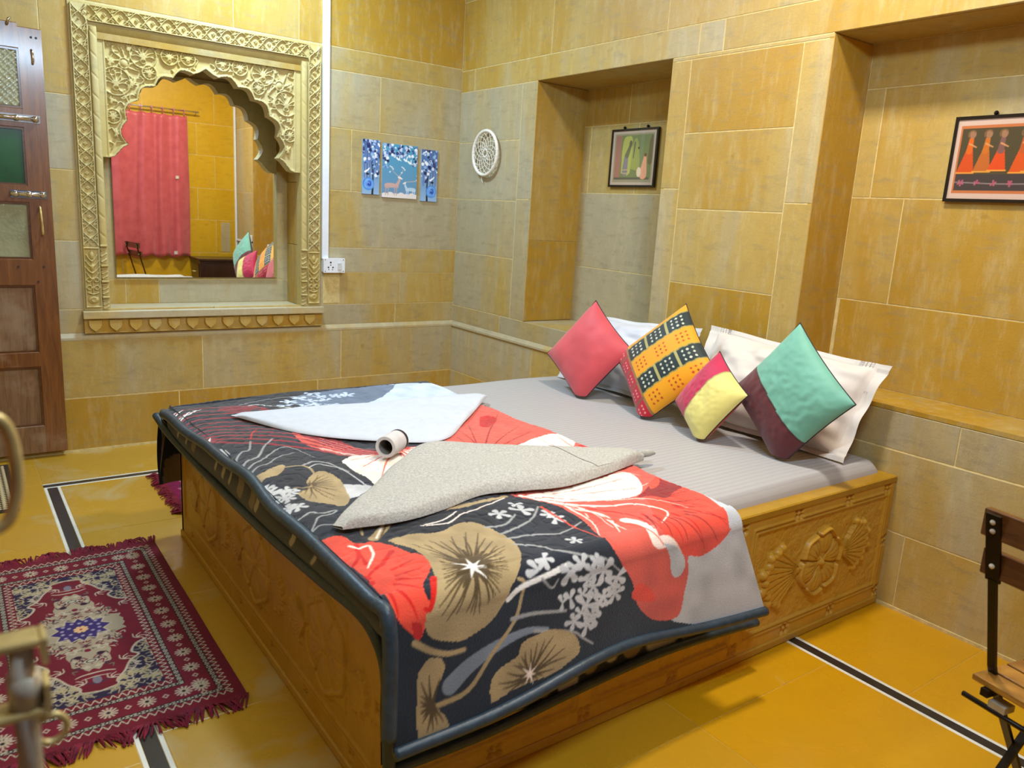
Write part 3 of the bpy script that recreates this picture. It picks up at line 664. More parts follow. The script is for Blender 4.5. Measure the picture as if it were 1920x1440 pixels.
def bloom(c, x, y, r, ang=0):
    c.disc((x, y), r*1.0, h=.007)
    for k in range(6):
        a = ang+k*math.pi/3
        p = (x+math.cos(a)*r*.62, y+math.sin(a)*r*.62)
        c.disc(p, r*.40, h=.013)
        c.stroke([(x+math.cos(a-.42)*r*.98, y+math.sin(a-.42)*r*.98), (x+math.cos(a)*r*1.08, y+math.sin(a)*r*1.08), (x+math.cos(a+.42)*r*.98, y+math.sin(a+.42)*r*.98)], r*.14, r*.14, h=.014)
    for k in range(6):
        a = ang+(k+.5)*math.pi/3; vein(c, (x+math.cos(a)*r*.15, y+math.sin(a)*r*.15), (x+math.cos(a)*r*.98, y+math.sin(a)*r*.98), .009, .008)
        for e in (-.25, 0, .25): a2 = ang+k*math.pi/3+e; vein(c, (x+math.cos(a2)*r*.3, y+math.sin(a2)*r*.3), (x+math.cos(a2)*r*.85, y+math.sin(a2)*r*.85), .005, .003)
    c.disc((x, y), r*.14, h=.016)
def panel(c, a, b, z0=.085, z1=.432, rough=1.):
    W = (slice(*np.searchsorted(c.x, [a, b])), slice(*np.searchsorted(c.y, [z0, z1])))
    sh = c.h[W].shape; c.h[W] = -.006+rough*(.0052*blur2(rs.rand(*sh), 1)+.003*fnoise(sh, 6, 3))
    for r in (0, .013):
        c.stroke([(a-r, z0-r), (b+r, z0-r), (b+r, z1+r), (a-r, z1+r), (a-r, z0-r)], .007, .007, h=.0045, sm=1)
# side towards the camera
c = Canvas(BX, -.006, .028, .474, .0032)
panel(c, -.80, -.055); panel(c, -1.42, -.885); panel(c, -2.0, -1.50)
bloom(c, -.435, .262, .108, .3); fan(c, -.55, .262, -1, -.06, .19); fan(c, -.32, .27, 1, .12, .17)
bloom(c, -1.15, .26, .10, .3); bloom(c, -1.75, .26, .10, .3)
for x in (-.867, -.586, -.298, -.053, -1.15, -1.45, -1.75, -2.03): quatre(c, x, .459)
for x in (-.025, -.318, -.581, -.85, -1.12, -1.46, -1.75, -2.03): quatre(c, x, .052)
for x in (-.025, -.845, -1.46, -2.028): quatre(c, x, .25)
bp(gridmesh('carved_side_panel', np.stack([c.X, BYN+.0-c.h*1.3, c.Y], -1), M['bedstone'], None, None, None, True), (.2, 1.12, 0, 1))
# foot side
c = Canvas(BYN, BYF, .028, .474, .0034)
W = (slice(*np.searchsorted(c.x, [BYN+.06, BYF-.05])), slice(*np.searchsorted(c.y, [.09, .44]))); c.h[W] = -.004+.0008*fnoise(c.h[W].shape, 5, 9)
for r in (0, .013): c.stroke([(BYN+.06-r, .09-r), (BYF-.05+r, .09-r), (BYF-.05+r, .44+r), (BYN+.06-r, .44+r), (BYN+.06-r, .09-r)], .006, .006, h=.003, sm=1)
for y in (-2.79, -2.255, -1.735):
    bloom(c, y, .262, .118, math.pi/2); 
    for s_ in (-1, 1): fan(c, y+s_*.13, .262+s_*0, s_, -.25, .11)
c.h = np.where(c.h > 0, c.h*.55, c.h)
for y in (-2.95, -2.66, -2.4, -2.1, -1.8, -1.5): quatre(c, y, .06, .008)
quatre(c, BYN+.03, .26, .008)
bp(gridmesh('carved_foot_panel', np.stack([BX-c.h, c.X, c.Y], -1), M['bedstone'], None, None, None, True, flip=True), (.75, .95, 0, 1))
bp(MB().box((BX-.0, BYF-.02, .028), (-.006, BYF+.002, .474)).build('far_side_slab', M['bedstone']))
# mattress under its striped sheet
def superslab(x0, x1, y0, y1, z0, z1, r, name, m_, d=.03, wob=.002):
    nx, ny = int((x1-x0)/d), int((y1-y0)/d)
    u = np.linspace(-1, 1, nx); v = np.linspace(-1, 1, ny); Uu, Vv = np.meshgrid(u, v, indexing='ij')
    cx, cy, hx, hy = (x0+x1)/2, (y0+y1)/2, (x1-x0)/2, (y1-y0)/2
    def remap(t, h): return np.sign(t)*np.minimum(1, (1-(1-np.abs(t))**1.6))
    X = remap(Uu, hx)*hx; Y = remap(Vv, hy)*hy
    ex = np.minimum(1, (hx-np.abs(X))/r); ey = np.minimum(1, (hy-np.abs(Y))/r)
    H = np.sqrt(np.clip(1-(1-ex)**2, 0, 1))*np.sqrt(np.clip(1-(1-ey)**2, 0, 1))
    Z_ = z0+(z1-z0)*H+wob*np.sin(X*9+Y*4)*H
    return gridmesh(name, np.stack([cx+X, cy+Y, Z_], -1), m_)
mt = superslab(-2.0, -.02, -3.072, -1.385, .462, .546, .05, 'mattress', M['sheet'])
tag(mt, 'mattress wearing a white striped fitted sheet on the stone bed', 'mattress'); MB().box((-1.95, -3.02, .402), (-.06, -1.44, .47), 0).build('mattress_core', M['pillow'], mt)
# ------------------------------------------------------------------ printed plush blanket
W0 = 3.15
BPAL=[(164,142,102),(80,64,38),(188,202,222),(96,112,134),(186,32,30),(232,228,220),(150,150,148),(188,188,188),(110,28,40),(206,88,74),(146,38,48),(238,160,140),(240,222,208),(218,72,52),(138,24,26),(196,26,20),(120,130,142),(184,190,194)]
BART=[
('P',2,0,[(-1483,1571),(-1220,1429),(-918,1520),(-926,1793),(-1025,1902),(-1303,1692),(-1553,1730)]),
('P',3,0,[(-1629,1483),(-1396,1429),(-1176,1446),(-1411,1668),(-1685,1631)]),
('F',2,([-1689,1556],18,0),[]),
('F',2,([-1638,1509],18,1),[]),
('F',2,([-1616,1566],18,2),[]),
('F',2,([-1551,1514],18,3),[]),
('F',2,([-1672,1654],18,4),[]),
('F',2,([-1620,1630],18,5),[]),
('F',2,([-1548,1574],18,6),[]),
('F',2,([-1717,1689],18,7),[]),
('F',2,([-1608,1707],18,8),[]),
('F',2,([-1484,1520],18,9),[]),
('F',2,([-1725,1615],18,10),[]),
('F',2,([-1566,1468],18,11),[]),
('F',2,([-1551,1649],18,12),[]),
('F',2,([-1436,1519],18,13),[]),
('F',2,([-1687,1719],18,14),[]),
('P',4,0,[(-1580,1692),(-1522,1661),(-1438,1676),(-1377,1720),(-1427,1773),(-1525,1768),(-1584,1744)]),
('S',5,(5,5),[(-1877,1556),(-1807,1547),(-1780,1596),(-1735,1651),(-1712,1706)]),
('S',6,(5,5),[(-1854,1509),(-1765,1487),(-1654,1491),(-1569,1514)]),
('P',8,0,[(-1894,1518),(-1812,1579),(-1867,1685),(-1821,1989),(-1858,1886),(-1901,1671),(-1945,1559)]),
('P',9,0,[(-1835,1954),(-1794,2111),(-1734,2229),(-1652,2293),(-1521,2302),(-1433,2309),(-1534,2360),(-1662,2385),(-1713,2301),(-1787,2224),(-1849,2112)]),
('S',10,(11,13),[(-2144,1624),(-2062,1511),(-1967,1498),(-1876,1526),(-1817,1595),(-1772,1862),(-1732,2139),(-1673,2258),(-1537,2295)]),
('S',10,(11,13),[(-2138,1655),(-2061,1565),(-1969,1561),(-1879,1594),(-1818,1664),(-1772,1907),(-1729,2159),(-1671,2270),(-1538,2301)]),
('S',10,(11,13),[(-2133,1685),(-2060,1618),(-1971,1623),(-1882,1660),(-1819,1730),(-1771,1950),(-1727,2179),(-1670,2282),(-1539,2307)]),
('S',10,(11,13),[(-2128,1714),(-2059,1670),(-1973,1683),(-1885,1724),(-1820,1795),(-1771,1993),(-1724,2198),(-1668,2294),(-1541,2313)]),
('S',10,(11,13),[(-2123,1743),(-2058,1720),(-1975,1740),(-1888,1786),(-1821,1857),(-1770,2034),(-1722,2217),(-1666,2306),(-1542,2318)]),
('S',10,(11,13),[(-2117,1772),(-2057,1769),(-1977,1796),(-1891,1845),(-1822,1916),(-1770,2075),(-1719,2236),(-1665,2318),(-1543,2324)]),
('S',10,(11,13),[(-2112,1800),(-2056,1816),(-1979,1850),(-1893,1902),(-1822,1974),(-1770,2114),(-1717,2255),(-1663,2329),(-1544,2330)]),
('S',10,(11,13),[(-2107,1828),(-2055,1862),(-1980,1903),(-1896,1958),(-1823,2030),(-1769,2153),(-1714,2274),(-1662,2341),(-1546,2336)]),
('S',10,(11,13),[(-2103,1855),(-2054,1907),(-1982,1953),(-1898,2011),(-1824,2084),(-1769,2190),(-1712,2292),(-1660,2353),(-1547,2342)]),
('S',10,(11,13),[(-2098,1882),(-2053,1951),(-1984,2002),(-1901,2063),(-1825,2136),(-1768,2227),(-1709,2310),(-1659,2364),(-1548,2347)]),
('S',10,(11,13),[(-2093,1909),(-2053,1993),(-1985,2050),(-1903,2113),(-1825,2187),(-1768,2263),(-1707,2328),(-1657,2376),(-1549,2353)]),
('S',11,(2.5,2.5),[(-1780,2077),(-1694,2222),(-1569,2280)]),
('S',11,(2.5,2.5),[(-1789,2097),(-1701,2237),(-1574,2291)]),
('S',11,(2.5,2.5),[(-1797,2118),(-1708,2252),(-1580,2301)]),
('S',11,(2.5,2.5),[(-1805,2138),(-1714,2266),(-1585,2311)]),
('S',11,(2.5,2.5),[(-1813,2157),(-1721,2280),(-1590,2321)]),
('S',11,(2.5,2.5),[(-1821,2177),(-1728,2294),(-1596,2331)]),
('S',5,(9,5),[(-2136,1597),(-2099,1553)]),
('S',5,(9,5),[(-2126,1618),(-2091,1574)]),
('S',5,(9,5),[(-2109,1625),(-2074,1590)]),
('S',5,(9,5),[(-2101,1544),(-2065,1506)]),
('S',5,(9,5),[(-2078,1545),(-2043,1497)]),
('S',5,(9,5),[(-2065,1585),(-2032,1546)]),
('S',5,(9,5),[(-2049,1583),(-2010,1538)]),
('S',5,(9,5),[(-2017,1535),(-1983,1512)]),
('S',5,(9,5),[(-2128,1674),(-2092,1632)]),
('S',5,(9,5),[(-2090,1625),(-2053,1581)]),
('S',6,(9,6),[(-2093,2195),(-2075,2145),(-2047,2108),(-2025,2105),(-1992,2028)]),
('S',4,(5,5),[(-1983,2005),(-1955,1940),(-1925,1894)]),
('S',6,(10,6),[(-2085,2234),(-2061,2199),(-2022,2181),(-1972,2091),(-1923,2033)]),
('S',6,(9,3),[(-2089,2277),(-2060,2246),(-2014,2209),(-1962,2147),(-1916,2117),(-1890,2155),(-1868,2248)]),
('S',6,(8,4),[(-2086,2312),(-2058,2281),(-2020,2265),(-1959,2199),(-1908,2183)]),
('P',7,0,[(-2096,2021),(-2080,2022),(-2076,2082),(-2090,2094),(-2094,2061)]),
('P',5,0,[(-2104,1936),(-2072,1895),(-2105,1977)]),
('P',0,0,[(-2077,2338),(-2048,2330),(-1984,2288),(-1994,2334),(-2031,2381),(-2061,2377),(-2087,2390)]),
('S',0,(7,7),[(-1994,2323),(-1946,2321),(-1924,2345),(-1929,2399)]),
('S',6,(10,5),[(-1931,2319),(-1892,2291),(-1864,2299),(-1848,2347),(-1832,2423)]),
('S',7,(5,5),[(-1924,2345),(-1883,2319),(-1864,2351),(-1841,2397),(-1830,2553)]),
('P',7,0,[(-1886,2505),(-1832,2536),(-1828,2564),(-1919,2616)]),
('P',0,0,[(-1963,2435),(-1922,2391),(-1892,2400),(-1881,2455),(-1886,2505),(-1904,2576),(-1916,2617),(-1952,2663),(-1987,2627),(-2019,2593),(-2029,2532),(-2012,2512),(-1984,2497),(-1976,2460)]),
('R',1,(26,4,[-1974,2480],0.1,0.85,1),[(-1963,2435),(-1922,2391),(-1892,2400),(-1881,2455),(-1886,2505),(-1904,2576),(-1916,2617),(-1952,2663),(-1987,2627),(-2019,2593),(-2029,2532),(-2012,2512),(-1984,2497),(-1976,2460)]),
('S',0,(5,5),[(-2023,2482),(-1978,2491)]),
('F',7,([-2065,2495],15,40),[]),
('F',7,([-2046,2485],15,41),[]),
('F',7,([-2039,2508],15,42),[]),
('F',7,([-2061,2544],15,43),[]),
('F',7,([-2068,2522],15,44),[]),
('F',7,([-2076,2617],15,45),[]),
('F',7,([-2078,2599],15,46),[]),
('F',7,([-2061,2616],15,47),[]),
('F',7,([-2084,2437],15,48),[]),
('F',7,([-2082,2467],15,49),[]),
('S',6,(7,5),[(-2089,2686),(-2050,2673),(-2027,2689),(-1986,2685)]),
('S',6,(5,5),[(-2090,2773),(-2060,2734),(-2042,2711),(-1999,2700),(-1985,2690)]),
('S',6,(5,5),[(-2085,2768),(-2053,2753),(-2027,2767)]),
('P',12,0,[(-1809,2316),(-1750,2272),(-1673,2296),(-1512,2293),(-1547,2367),(-1659,2467),(-1734,2507),(-1803,2554),(-1805,2488),(-1815,2414)]),
('R',13,(20,8,[-1597,2267],0.05,0.98,3),[(-1809,2316),(-1750,2272),(-1673,2296),(-1512,2293),(-1547,2367),(-1659,2467),(-1734,2507),(-1803,2554),(-1805,2488),(-1815,2414)]),
('R',4,(9,10,[-1592,2269],0.0,0.5,4),[(-1809,2316),(-1750,2272),(-1673,2296),(-1512,2293),(-1547,2367),(-1659,2467),(-1734,2507),(-1803,2554),(-1805,2488),(-1815,2414)]),
('S',12,(5,2),[(-1778,2307),(-1700,2313),(-1548,2315)]),
('S',12,(5,2),[(-1817,2166),(-1723,2284),(-1647,2356),(-1544,2343)]),
('S',12,(5,2),[(-1774,2236),(-1680,2347)]),
('P',9,0,[(-1005,1881),(-986,2211),(-979,2511),(-978,2646),(-1154,2550),(-1356,2404),(-1444,2311),(-1218,2086)]),
('R',14,(28,5,[-1367,2438],0.1,0.97,6),[(-1005,1881),(-986,2211),(-979,2511),(-978,2646),(-1154,2550),(-1356,2404),(-1444,2311),(-1218,2086)]),
('P',12,0,[(-1296,2454),(-1174,2393),(-1027,2364),(-961,2426),(-1042,2513),(-1098,2546)]),
('R',9,(18,5,[-1054,2597],0.05,0.95,7),[(-1296,2454),(-1174,2393),(-1027,2364),(-961,2426),(-1042,2513),(-1098,2546)]),
('P',4,0,[(-1098,2546),(-977,2503),(-957,2602),(-970,2616)]),
('P',4,0,[(-1111,2033),(-1070,2037),(-1069,2089),(-1160,2170),(-1188,2150)]),
('S',14,(8,8),[(-1318,2347),(-1295,2397),(-1286,2449)]),
('S',0,(26,16),[(-1975,2881),(-1922,2836),(-1861,2777),(-1794,2791),(-1716,2823),(-1627,2816),(-1534,2804)]),
('S',12,(6,6),[(-1966,2879),(-1908,2809),(-1851,2766),(-1812,2752)]),
('S',12,(5,5),[(-1831,2884),(-1777,2897),(-1726,2871),(-1640,2849),(-1547,2816)]),
('S',12,(5,5),[(-1843,2877),(-1782,2878),(-1723,2848)]),
('S',1,(4,4),[(-1963,2891),(-1897,2811),(-1840,2788),(-1702,2800)]),
('S',0,(14,6),[(-1955,2700),(-1959,2751),(-1988,2849)]),
('P',0,0,[(-1951,2907),(-1896,2903),(-1817,2931),(-1771,2913),(-1722,2919),(-1697,2973),(-1688,3047),(-1721,3132),(-1777,3198),(-1794,3210),(-1813,3239),(-1853,3276),(-1899,3291),(-1929,3297),(-1974,3285),(-2008,3264),(-2017,3221),(-2000,3210),(-1961,3149),(-1934,3076),(-1921,2999),(-1941,2938)]),
('R',1,(54,7,[-1860,3139],0.06,0.8,11),[(-1951,2907),(-1896,2903),(-1817,2931),(-1771,2913),(-1722,2919),(-1697,2973),(-1688,3047),(-1721,3132),(-1777,3198),(-1794,3210),(-1813,3239),(-1853,3276),(-1899,3291),(-1929,3297),(-1974,3285),(-2008,3264),(-2017,3221),(-2000,3210),(-1961,3149),(-1934,3076),(-1921,2999),(-1941,2938)]),
('R',1,(26,16,[-1860,3139],0.03,0.42,12),[(-1951,2907),(-1896,2903),(-1817,2931),(-1771,2913),(-1722,2919),(-1697,2973),(-1688,3047),(-1721,3132),(-1777,3198),(-1794,3210),(-1813,3239),(-1853,3276),(-1899,3291),(-1929,3297),(-1974,3285),(-2008,3264),(-2017,3221),(-2000,3210),(-1961,3149),(-1934,3076),(-1921,2999),(-1941,2938)]),
('T',5,([-1860,3139],44),[]),
('P',13,0,[(-2077,2817),(-2035,2832),(-2019,2886),(-1982,2895),(-1954,2937),(-1943,2994),(-1926,3026),(-1940,3095),(-1996,3158),(-1998,3210),(-2008,3210),(-2022,3264),(-2047,3251),(-2079,3210),(-2081,3149),(-2076,3064),(-2078,2959),(-2087,2890)]),
('R',15,(15,9,[-2072,3081],0.45,0.98,13),[(-2077,2817),(-2035,2832),(-2019,2886),(-1982,2895),(-1954,2937),(-1943,2994),(-1926,3026),(-1940,3095),(-1996,3158),(-1998,3210),(-2008,3210),(-2022,3264),(-2047,3251),(-2079,3210),(-2081,3149),(-2076,3064),(-2078,2959),(-2087,2890)]),
('S',15,(12,8),[(-2023,2890),(-2049,2959),(-2074,2983)]),
('S',15,(12,8),[(-1971,2969),(-2022,3020),(-2071,3053)]),
('S',12,(8,8),[(-2041,2891),(-2028,2912),(-2005,2910)]),
('S',12,(7,5),[(-2000,2913),(-2014,2962),(-2054,3018)]),
('S',15,(16,8),[(-1962,3142),(-1998,3210),(-2012,3210)]),
('P',4,0,[(-2046,3227),(-2021,3241),(-2027,3269),(-2041,3259)]),
('S',16,(40,10),[(-1959,3381),(-1911,3354),(-1839,3333),(-1762,3326),(-1704,3340)]),
('S',6,(9,5),[(-1739,3333),(-1635,3373),(-1601,3404),(-1570,3433)]),
('S',0,(12,8),[(-1992,3413),(-1918,3405),(-1859,3351),(-1793,3293),(-1769,3240),(-1760,3210),(-1772,3201)]),
('S',0,(14,10),[(-2040,3272),(-2002,3298),(-1963,3314),(-1923,3317)]),
('S',5,(12,14),[(-1807,3240),(-1770,3221),(-1688,3210),(-1630,3201)]),
('S',6,(10,8),[(-1799,3286),(-1737,3291),(-1647,3313)]),
('S',6,(9,6),[(-1707,2961),(-1649,2966),(-1588,2925)]),
('S',6,(9,6),[(-1690,3007),(-1614,2987),(-1554,2958),(-1498,2907)]),
('S',6,(10,5),[(-1693,3037),(-1619,3045),(-1547,3066),(-1457,3039)]),
('S',6,(10,5),[(-1699,3078),(-1648,3114),(-1633,3152),(-1570,3190),(-1514,3210),(-1461,3261)]),
('S',6,(7,5),[(-1709,3216),(-1683,3243),(-1664,3227)]),
('F',7,([-1626,2906],16,0),[]),
('F',7,([-1545,2867],13,1),[]),
('F',7,([-1557,2910],20,2),[]),
('F',7,([-1503,2961],15,3),[]),
('F',7,([-1506,2991],16,4),[]),
('F',7,([-1547,3121],13,5),[]),
('F',7,([-1713,3195],20,6),[]),
('F',7,([-1683,3169],15,7),[]),
('F',7,([-1590,3208],16,8),[]),
('F',7,([-1542,3210],13,9),[]),
('F',7,([-1626,3216],20,10),[]),
('F',7,([-1608,3210],15,11),[]),
('F',7,([-1573,3250],16,12),[]),
('F',7,([-1558,3274],13,13),[]),
('F',7,([-1480,3267],20,14),[]),
('F',7,([-1494,3290],15,15),[]),
('F',7,([-1631,3286],16,16),[]),
('F',7,([-1655,3290],13,17),[]),
('F',7,([-1585,3320],20,18),[]),
('F',7,([-1546,3325],15,19),[]),
('F',7,([-1527,3314],16,20),[]),
('F',7,([-1602,3336],13,21),[]),
('F',7,([-1568,3356],20,22),[]),
('F',7,([-1625,3350],15,23),[]),
('F',7,([-1488,3313],16,24),[]),
('F',7,([-1594,3286],13,25),[]),
('F',7,([-1523,3236],20,26),[]),
('F',7,([-1559,3232],15,27),[]),
('F',7,([-1585,3372],16,28),[]),
('P',0,0,[(-1863,3451),(-1863,3414),(-1846,3390),(-1814,3380),(-1787,3373),(-1777,3351),(-1738,3343),(-1686,3348),(-1641,3371),(-1617,3400),(-1614,3438),(-1647,3449),(-1694,3457),(-1759,3448),(-1809,3447),(-1842,3451)]),
('R',1,(26,7,[-1760,3431],0.1,0.85,15),[(-1863,3451),(-1863,3414),(-1846,3390),(-1814,3380),(-1787,3373),(-1777,3351),(-1738,3343),(-1686,3348),(-1641,3371),(-1617,3400),(-1614,3438),(-1647,3449),(-1694,3457),(-1759,3448),(-1809,3447),(-1842,3451)]),
('T',12,([-1760,3428],26),[]),
('P',0,0,[(-2034,3334),(-2011,3313),(-1982,3318),(-1971,3340),(-1985,3368),(-1998,3392),(-1990,3419),(-1971,3444),(-1970,3469),(-2031,3480),(-2038,3397)]),
('R',1,(20,7,[-2004,3411],0.1,0.8,16),[(-2034,3334),(-2011,3313),(-1982,3318),(-1971,3340),(-1985,3368),(-1998,3392),(-1990,3419),(-1971,3444),(-1970,3469),(-2031,3480),(-2038,3397)]),
('P',17,0,[(-929,2870),(-886,3002),(-921,3207),(-825,3271),(-742,3534),(-789,3566),(-1273,3446),(-1258,3381),(-1237,3279)]),
('P',9,0,[(-1512,2792),(-1352,2772),(-1201,2766),(-1088,2764),(-960,2754),(-968,2845),(-988,2925),(-986,3005),(-1017,3112),(-1056,3210),(-1051,3226),(-1091,3252),(-1164,3274),(-1222,3267),(-1223,3312),(-1239,3370),(-1263,3434),(-1351,3426),(-1410,3370),(-1429,3292),(-1476,3210),(-1478,3145),(-1445,3025),(-1448,2916),(-1504,2819)]),
('P',13,0,[(-1186,3003),(-988,2925),(-1017,3112),(-1056,3210),(-1056,3225),(-1091,3252),(-1164,3274),(-1218,3265),(-1312,3210)]),
('R',15,(22,7,[-1271,2983],0.5,0.97,17),[(-1186,3003),(-988,2925),(-1017,3112),(-1056,3210),(-1056,3225),(-1091,3252),(-1164,3274),(-1218,3265),(-1312,3210)]),
('P',12,0,[(-1469,2816),(-1301,2821),(-1125,2798),(-1064,2811),(-1086,2881),(-1161,2963),(-1231,2984),(-1349,2945),(-1432,2896)]),
('R',9,(17,6,[-1465,2832],0.2,0.98,18),[(-1429,2836),(-1301,2821),(-1125,2798),(-1064,2811),(-1086,2881),(-1161,2963),(-1231,2984),(-1349,2945),(-1432,2896)]),
('P',14,0,[(-1219,2997),(-1143,2958),(-1008,2871),(-1008,2904),(-998,2971),(-1062,2999),(-1132,3034),(-1164,3004)]),
('P',13,0,[(-1084,2913),(-988,2865),(-1053,2928),(-1116,2957)]),
('S',12,(14,4),[(-1489,2813),(-1427,2918),(-1337,2996),(-1250,3028),(-1205,3103),(-1272,3151)]),
('S',12,(9,3),[(-1447,2915),(-1411,2984),(-1422,3028)]),
('S',12,(9,3),[(-1407,2973),(-1376,3052),(-1413,3138)]),
('S',12,(8,3),[(-1384,3023),(-1388,3082),(-1391,3138)]),
('S',12,(26,34),[(-1350,3089),(-1324,3138),(-1336,3202),(-1296,3211),(-1266,3252)]),
('P',17,0,[(-1316,3210),(-1270,3229),(-1241,3262),(-1236,3294),(-1262,3319),(-1285,3304),(-1293,3250)]),
('R',14,(26,6,[-1259,3013],0.55,0.99,27),[(-1011,2886),(-988,2925),(-1017,3112),(-1056,3210),(-1056,3225),(-1091,3252),(-1164,3274),(-1218,3265),(-1337,3153)]),
('R',13,(16,9,[-1484,2829],0.2,0.9,28),[(-1489,2873),(-1275,3071),(-1283,3238),(-1300,3400),(-1381,3378),(-1500,3170),(-1434,2945)]),
('S',12,(7,2),[(-1463,2840),(-1281,2858),(-1107,2856)]),
('S',12,(7,2),[(-1472,2826),(-1325,2885),(-1150,2923),(-1078,2907)]),
('S',12,(7,2),[(-1460,2860),(-1326,2955),(-1189,3016),(-1122,3105)]),
('S',12,(7,2),[(-1457,2880),(-1394,2988),(-1406,3106)]),
('S',12,(7,2),[(-1429,2939),(-1432,3052),(-1473,3129)]),
('S',12,(7,2),[(-1218,2785),(-1091,2792),(-1047,2841)]),
('S',4,(8,3),[(-1384,2985),(-1308,3087),(-1317,3166)]),
('P',13,0,[(-1430,3329),(-1401,3306),(-1358,3339),(-1347,3372),(-1422,3352)])]

NAVY = (29, 35, 45)
bc = Canvas(-2.092, -1.0, 1.30, 3.475, .003, NAVY)
nz = fnoise(bc.X.shape, 40, 2); bc.c *= (.8+.4*nz)[..., None]
for k, ci, pr_, pts in BART:
    col = BPAL[ci]; q = np.array(pts, float)/1000 if len(pts) else None
    if k == 'P': bc.poly(q, col)
    elif k == 'S': bc.stroke(q, pr_[0]/1000*1.0, pr_[1]/1000*1.0, col)
    elif k == 'R':
        n_, w_, ce_, f0, f1, sd = pr_; bc.rays(np.array(ce_)/1000, q, n_, w_/1000*1.05, f0, f1, col, seed=sd)
    elif k == 'F': bc.flower(np.array(pr_[0])/1000, pr_[1]/1000*1.4, col, pr_[2])
    elif k == 'T':
        x, y = np.array(pr_[0])/1000; L = pr_[1]/1000
        for j in range(7):
            a = j*2*math.pi/7+.4; l = L*(.7+.5*((j*37) % 10)/10); bc.stroke([(x, y), (x+math.cos(a)*l, y+math.sin(a)*l)], L*.30, .001, col, sm=1)
bc.c = bc.c*(.99+.16*fnoise(bc.X.shape, 14, 5))[..., None]
bl = thing('plush_blanket', 'thick navy plush blanket with coral and tan flowers over the foot of the bed', 'blanket', (-1.55, -2.3, .56))
def hem(x): return .262+.05*math.sin((x+2.05)*2.9)-.01*math.sin((x+2.05)*9)
def bsurf(x, w_):
    """top at z .575, rolled over both long edges, hanging towards the camera"""
    z = np.full_like(x, .574); y = -w_.copy(); r = .055; a1 = r*math.pi/2
    t = np.clip((w_-W0)/r, 0, math.pi/2); k = w_ > W0
    d = np.maximum(w_-W0-a1, 0); tot = 3.475-W0-a1
    hz = .574-r-(d/tot)*(.574-r-(.262+.05*np.sin((x+2.05)*2.9)-.01*np.sin((x+2.05)*9)))
    fl_ = np.clip((x+1.35)/.35, 0, 1)**2
    y = np.where(k, -W0-r*np.sin(t)-.035*d/tot-.012*np.sin(x*7+1)*d/tot, y); z = np.where(k, np.where(d > 0, hz, .574-r+r*np.cos(t)), z)
    x = x+np.where(k, fl_*.10*(d/tot), 0)
    k2 = w_ < 1.42; t2 = np.clip((1.42-w_)/.06, 0, math.pi/2)
    y = np.where(k2, -1.42+.06*np.sin(t2), y); z = np.where(k2, .574-.06+.06*np.cos(t2)-np.maximum(1.42-w_-.0942, 0), z)
    e = np.clip(1-(x+2.092)/.06, 0, 1)**2*np.where(k, 0, 1); z = z-.016*e-.02*np.clip((1.75-w_)/.4, 0, 1)*np.clip(1-(x+2.09)/.5, 0, 1)**2
    x = x-.045*np.clip((2.1-w_)/.7, 0, 1)*np.clip(1-(x+2.09)/.5, 0, 1)*np.where(w_ > 1.40, 1, .6)
    top = ~k & ~k2
    z = z+np.where(top, .0035*np.sin(x*11+w_*5)+.003*np.sin(w_*17-x*6), 0)
    return x, y, z
X_, Y_, Z_ = bsurf(bc.X, bc.Y)
emb = fnoise(bc.X.shape, 9, 21); emb = np.abs(emb-.5)*2; Z_ = Z_-.0022*np.clip(1-emb*3, 0, 1)*(bc.Y < W0)
keep(gridmesh('upper_layer', np.stack([X_, Y_, Z_], -1), M['blanket'], None, bc.c, None, True, flip=True), bl)
# lower layer, seen below the upper one along foot and side
lc = Canvas(0, 1.75, 0, .16, .005, (30, 36, 46))
R_ = np.random.RandomState(4)
for u_, w_ in ((1.60, .02), (1.50, .018), (1.42, .05), (1.18, .022), (1.10, .03), (1.03, .02), (.93, .06), (.82, .05), (.78, .03), (.5, .03), (.36, .02)): lc.stroke([(u_, .0), (u_-.02, .06), (u_+.012, .11)], w_, w_*.6, (164, 156, 138) if w_ < .04 else (120, 106, 80))
yy = BYN-.045+lc.X
fx = -2.083-.012*np.sin(lc.Y/.16*math.pi)-.02*np.clip((lc.X-1.2)/.5, 0, 1)
fz = .565-(lc.Y/.16)*(.125-.02*np.clip(1-lc.X/.7, 0, 1)*1.8)
keep(gridmesh('lower_layer', np.stack([fx, yy, fz], -1), M['blanket'], None, lc.c), bl)
lc = Canvas(-2.075, -1.06, 0, .42, .005, (30, 36, 46))
for k in range(16): lc.disc((-2.0+k*.075, R_.uniform(.36, .40)), R_.uniform(.018, .035), (140, 122, 90) if k % 2 else (180, 176, 170))
xx = lc.X; q = lc.Y/.42
keep(gridmesh('lower_layer', np.stack([xx+.23*np.clip(q*1.6-.6, 0, 1)*np.clip((xx+1.3)/.24, 0, 1), BYN-.03+.0*q+.012*np.sin(q*3), .56-q*(.56-.166)], -1), M['blanket'], None, lc.c), bl)
lc = Canvas(-2.12, -2.0, 0, .30, .006, (22, 26, 34)); lc.poly([(-2.09, .2), (-2.02, .18), (-1.95, .24), (-1.95, .34), (-2.1, .34)], (110, 92, 62))
keep(gridmesh('lower_layer', np.stack([lc.X-.012*np.sin(lc.Y*9), -1.295+.012*np.sin(lc.X*30)+lc.Y*.04, .505-lc.Y*.98], -1), M['blanket'], None, lc.c), bl)
keep(gridmesh('lower_layer', np.stack([np.full_like(lc.X, -2.122)+.012*np.sin(lc.Y*12), -1.295-(lc.X+2.12)*.75, .50-lc.Y*.90*(1-.8*(lc.X+2.12)/.12)], -1), M['blanket'], None, lc.c), bl)
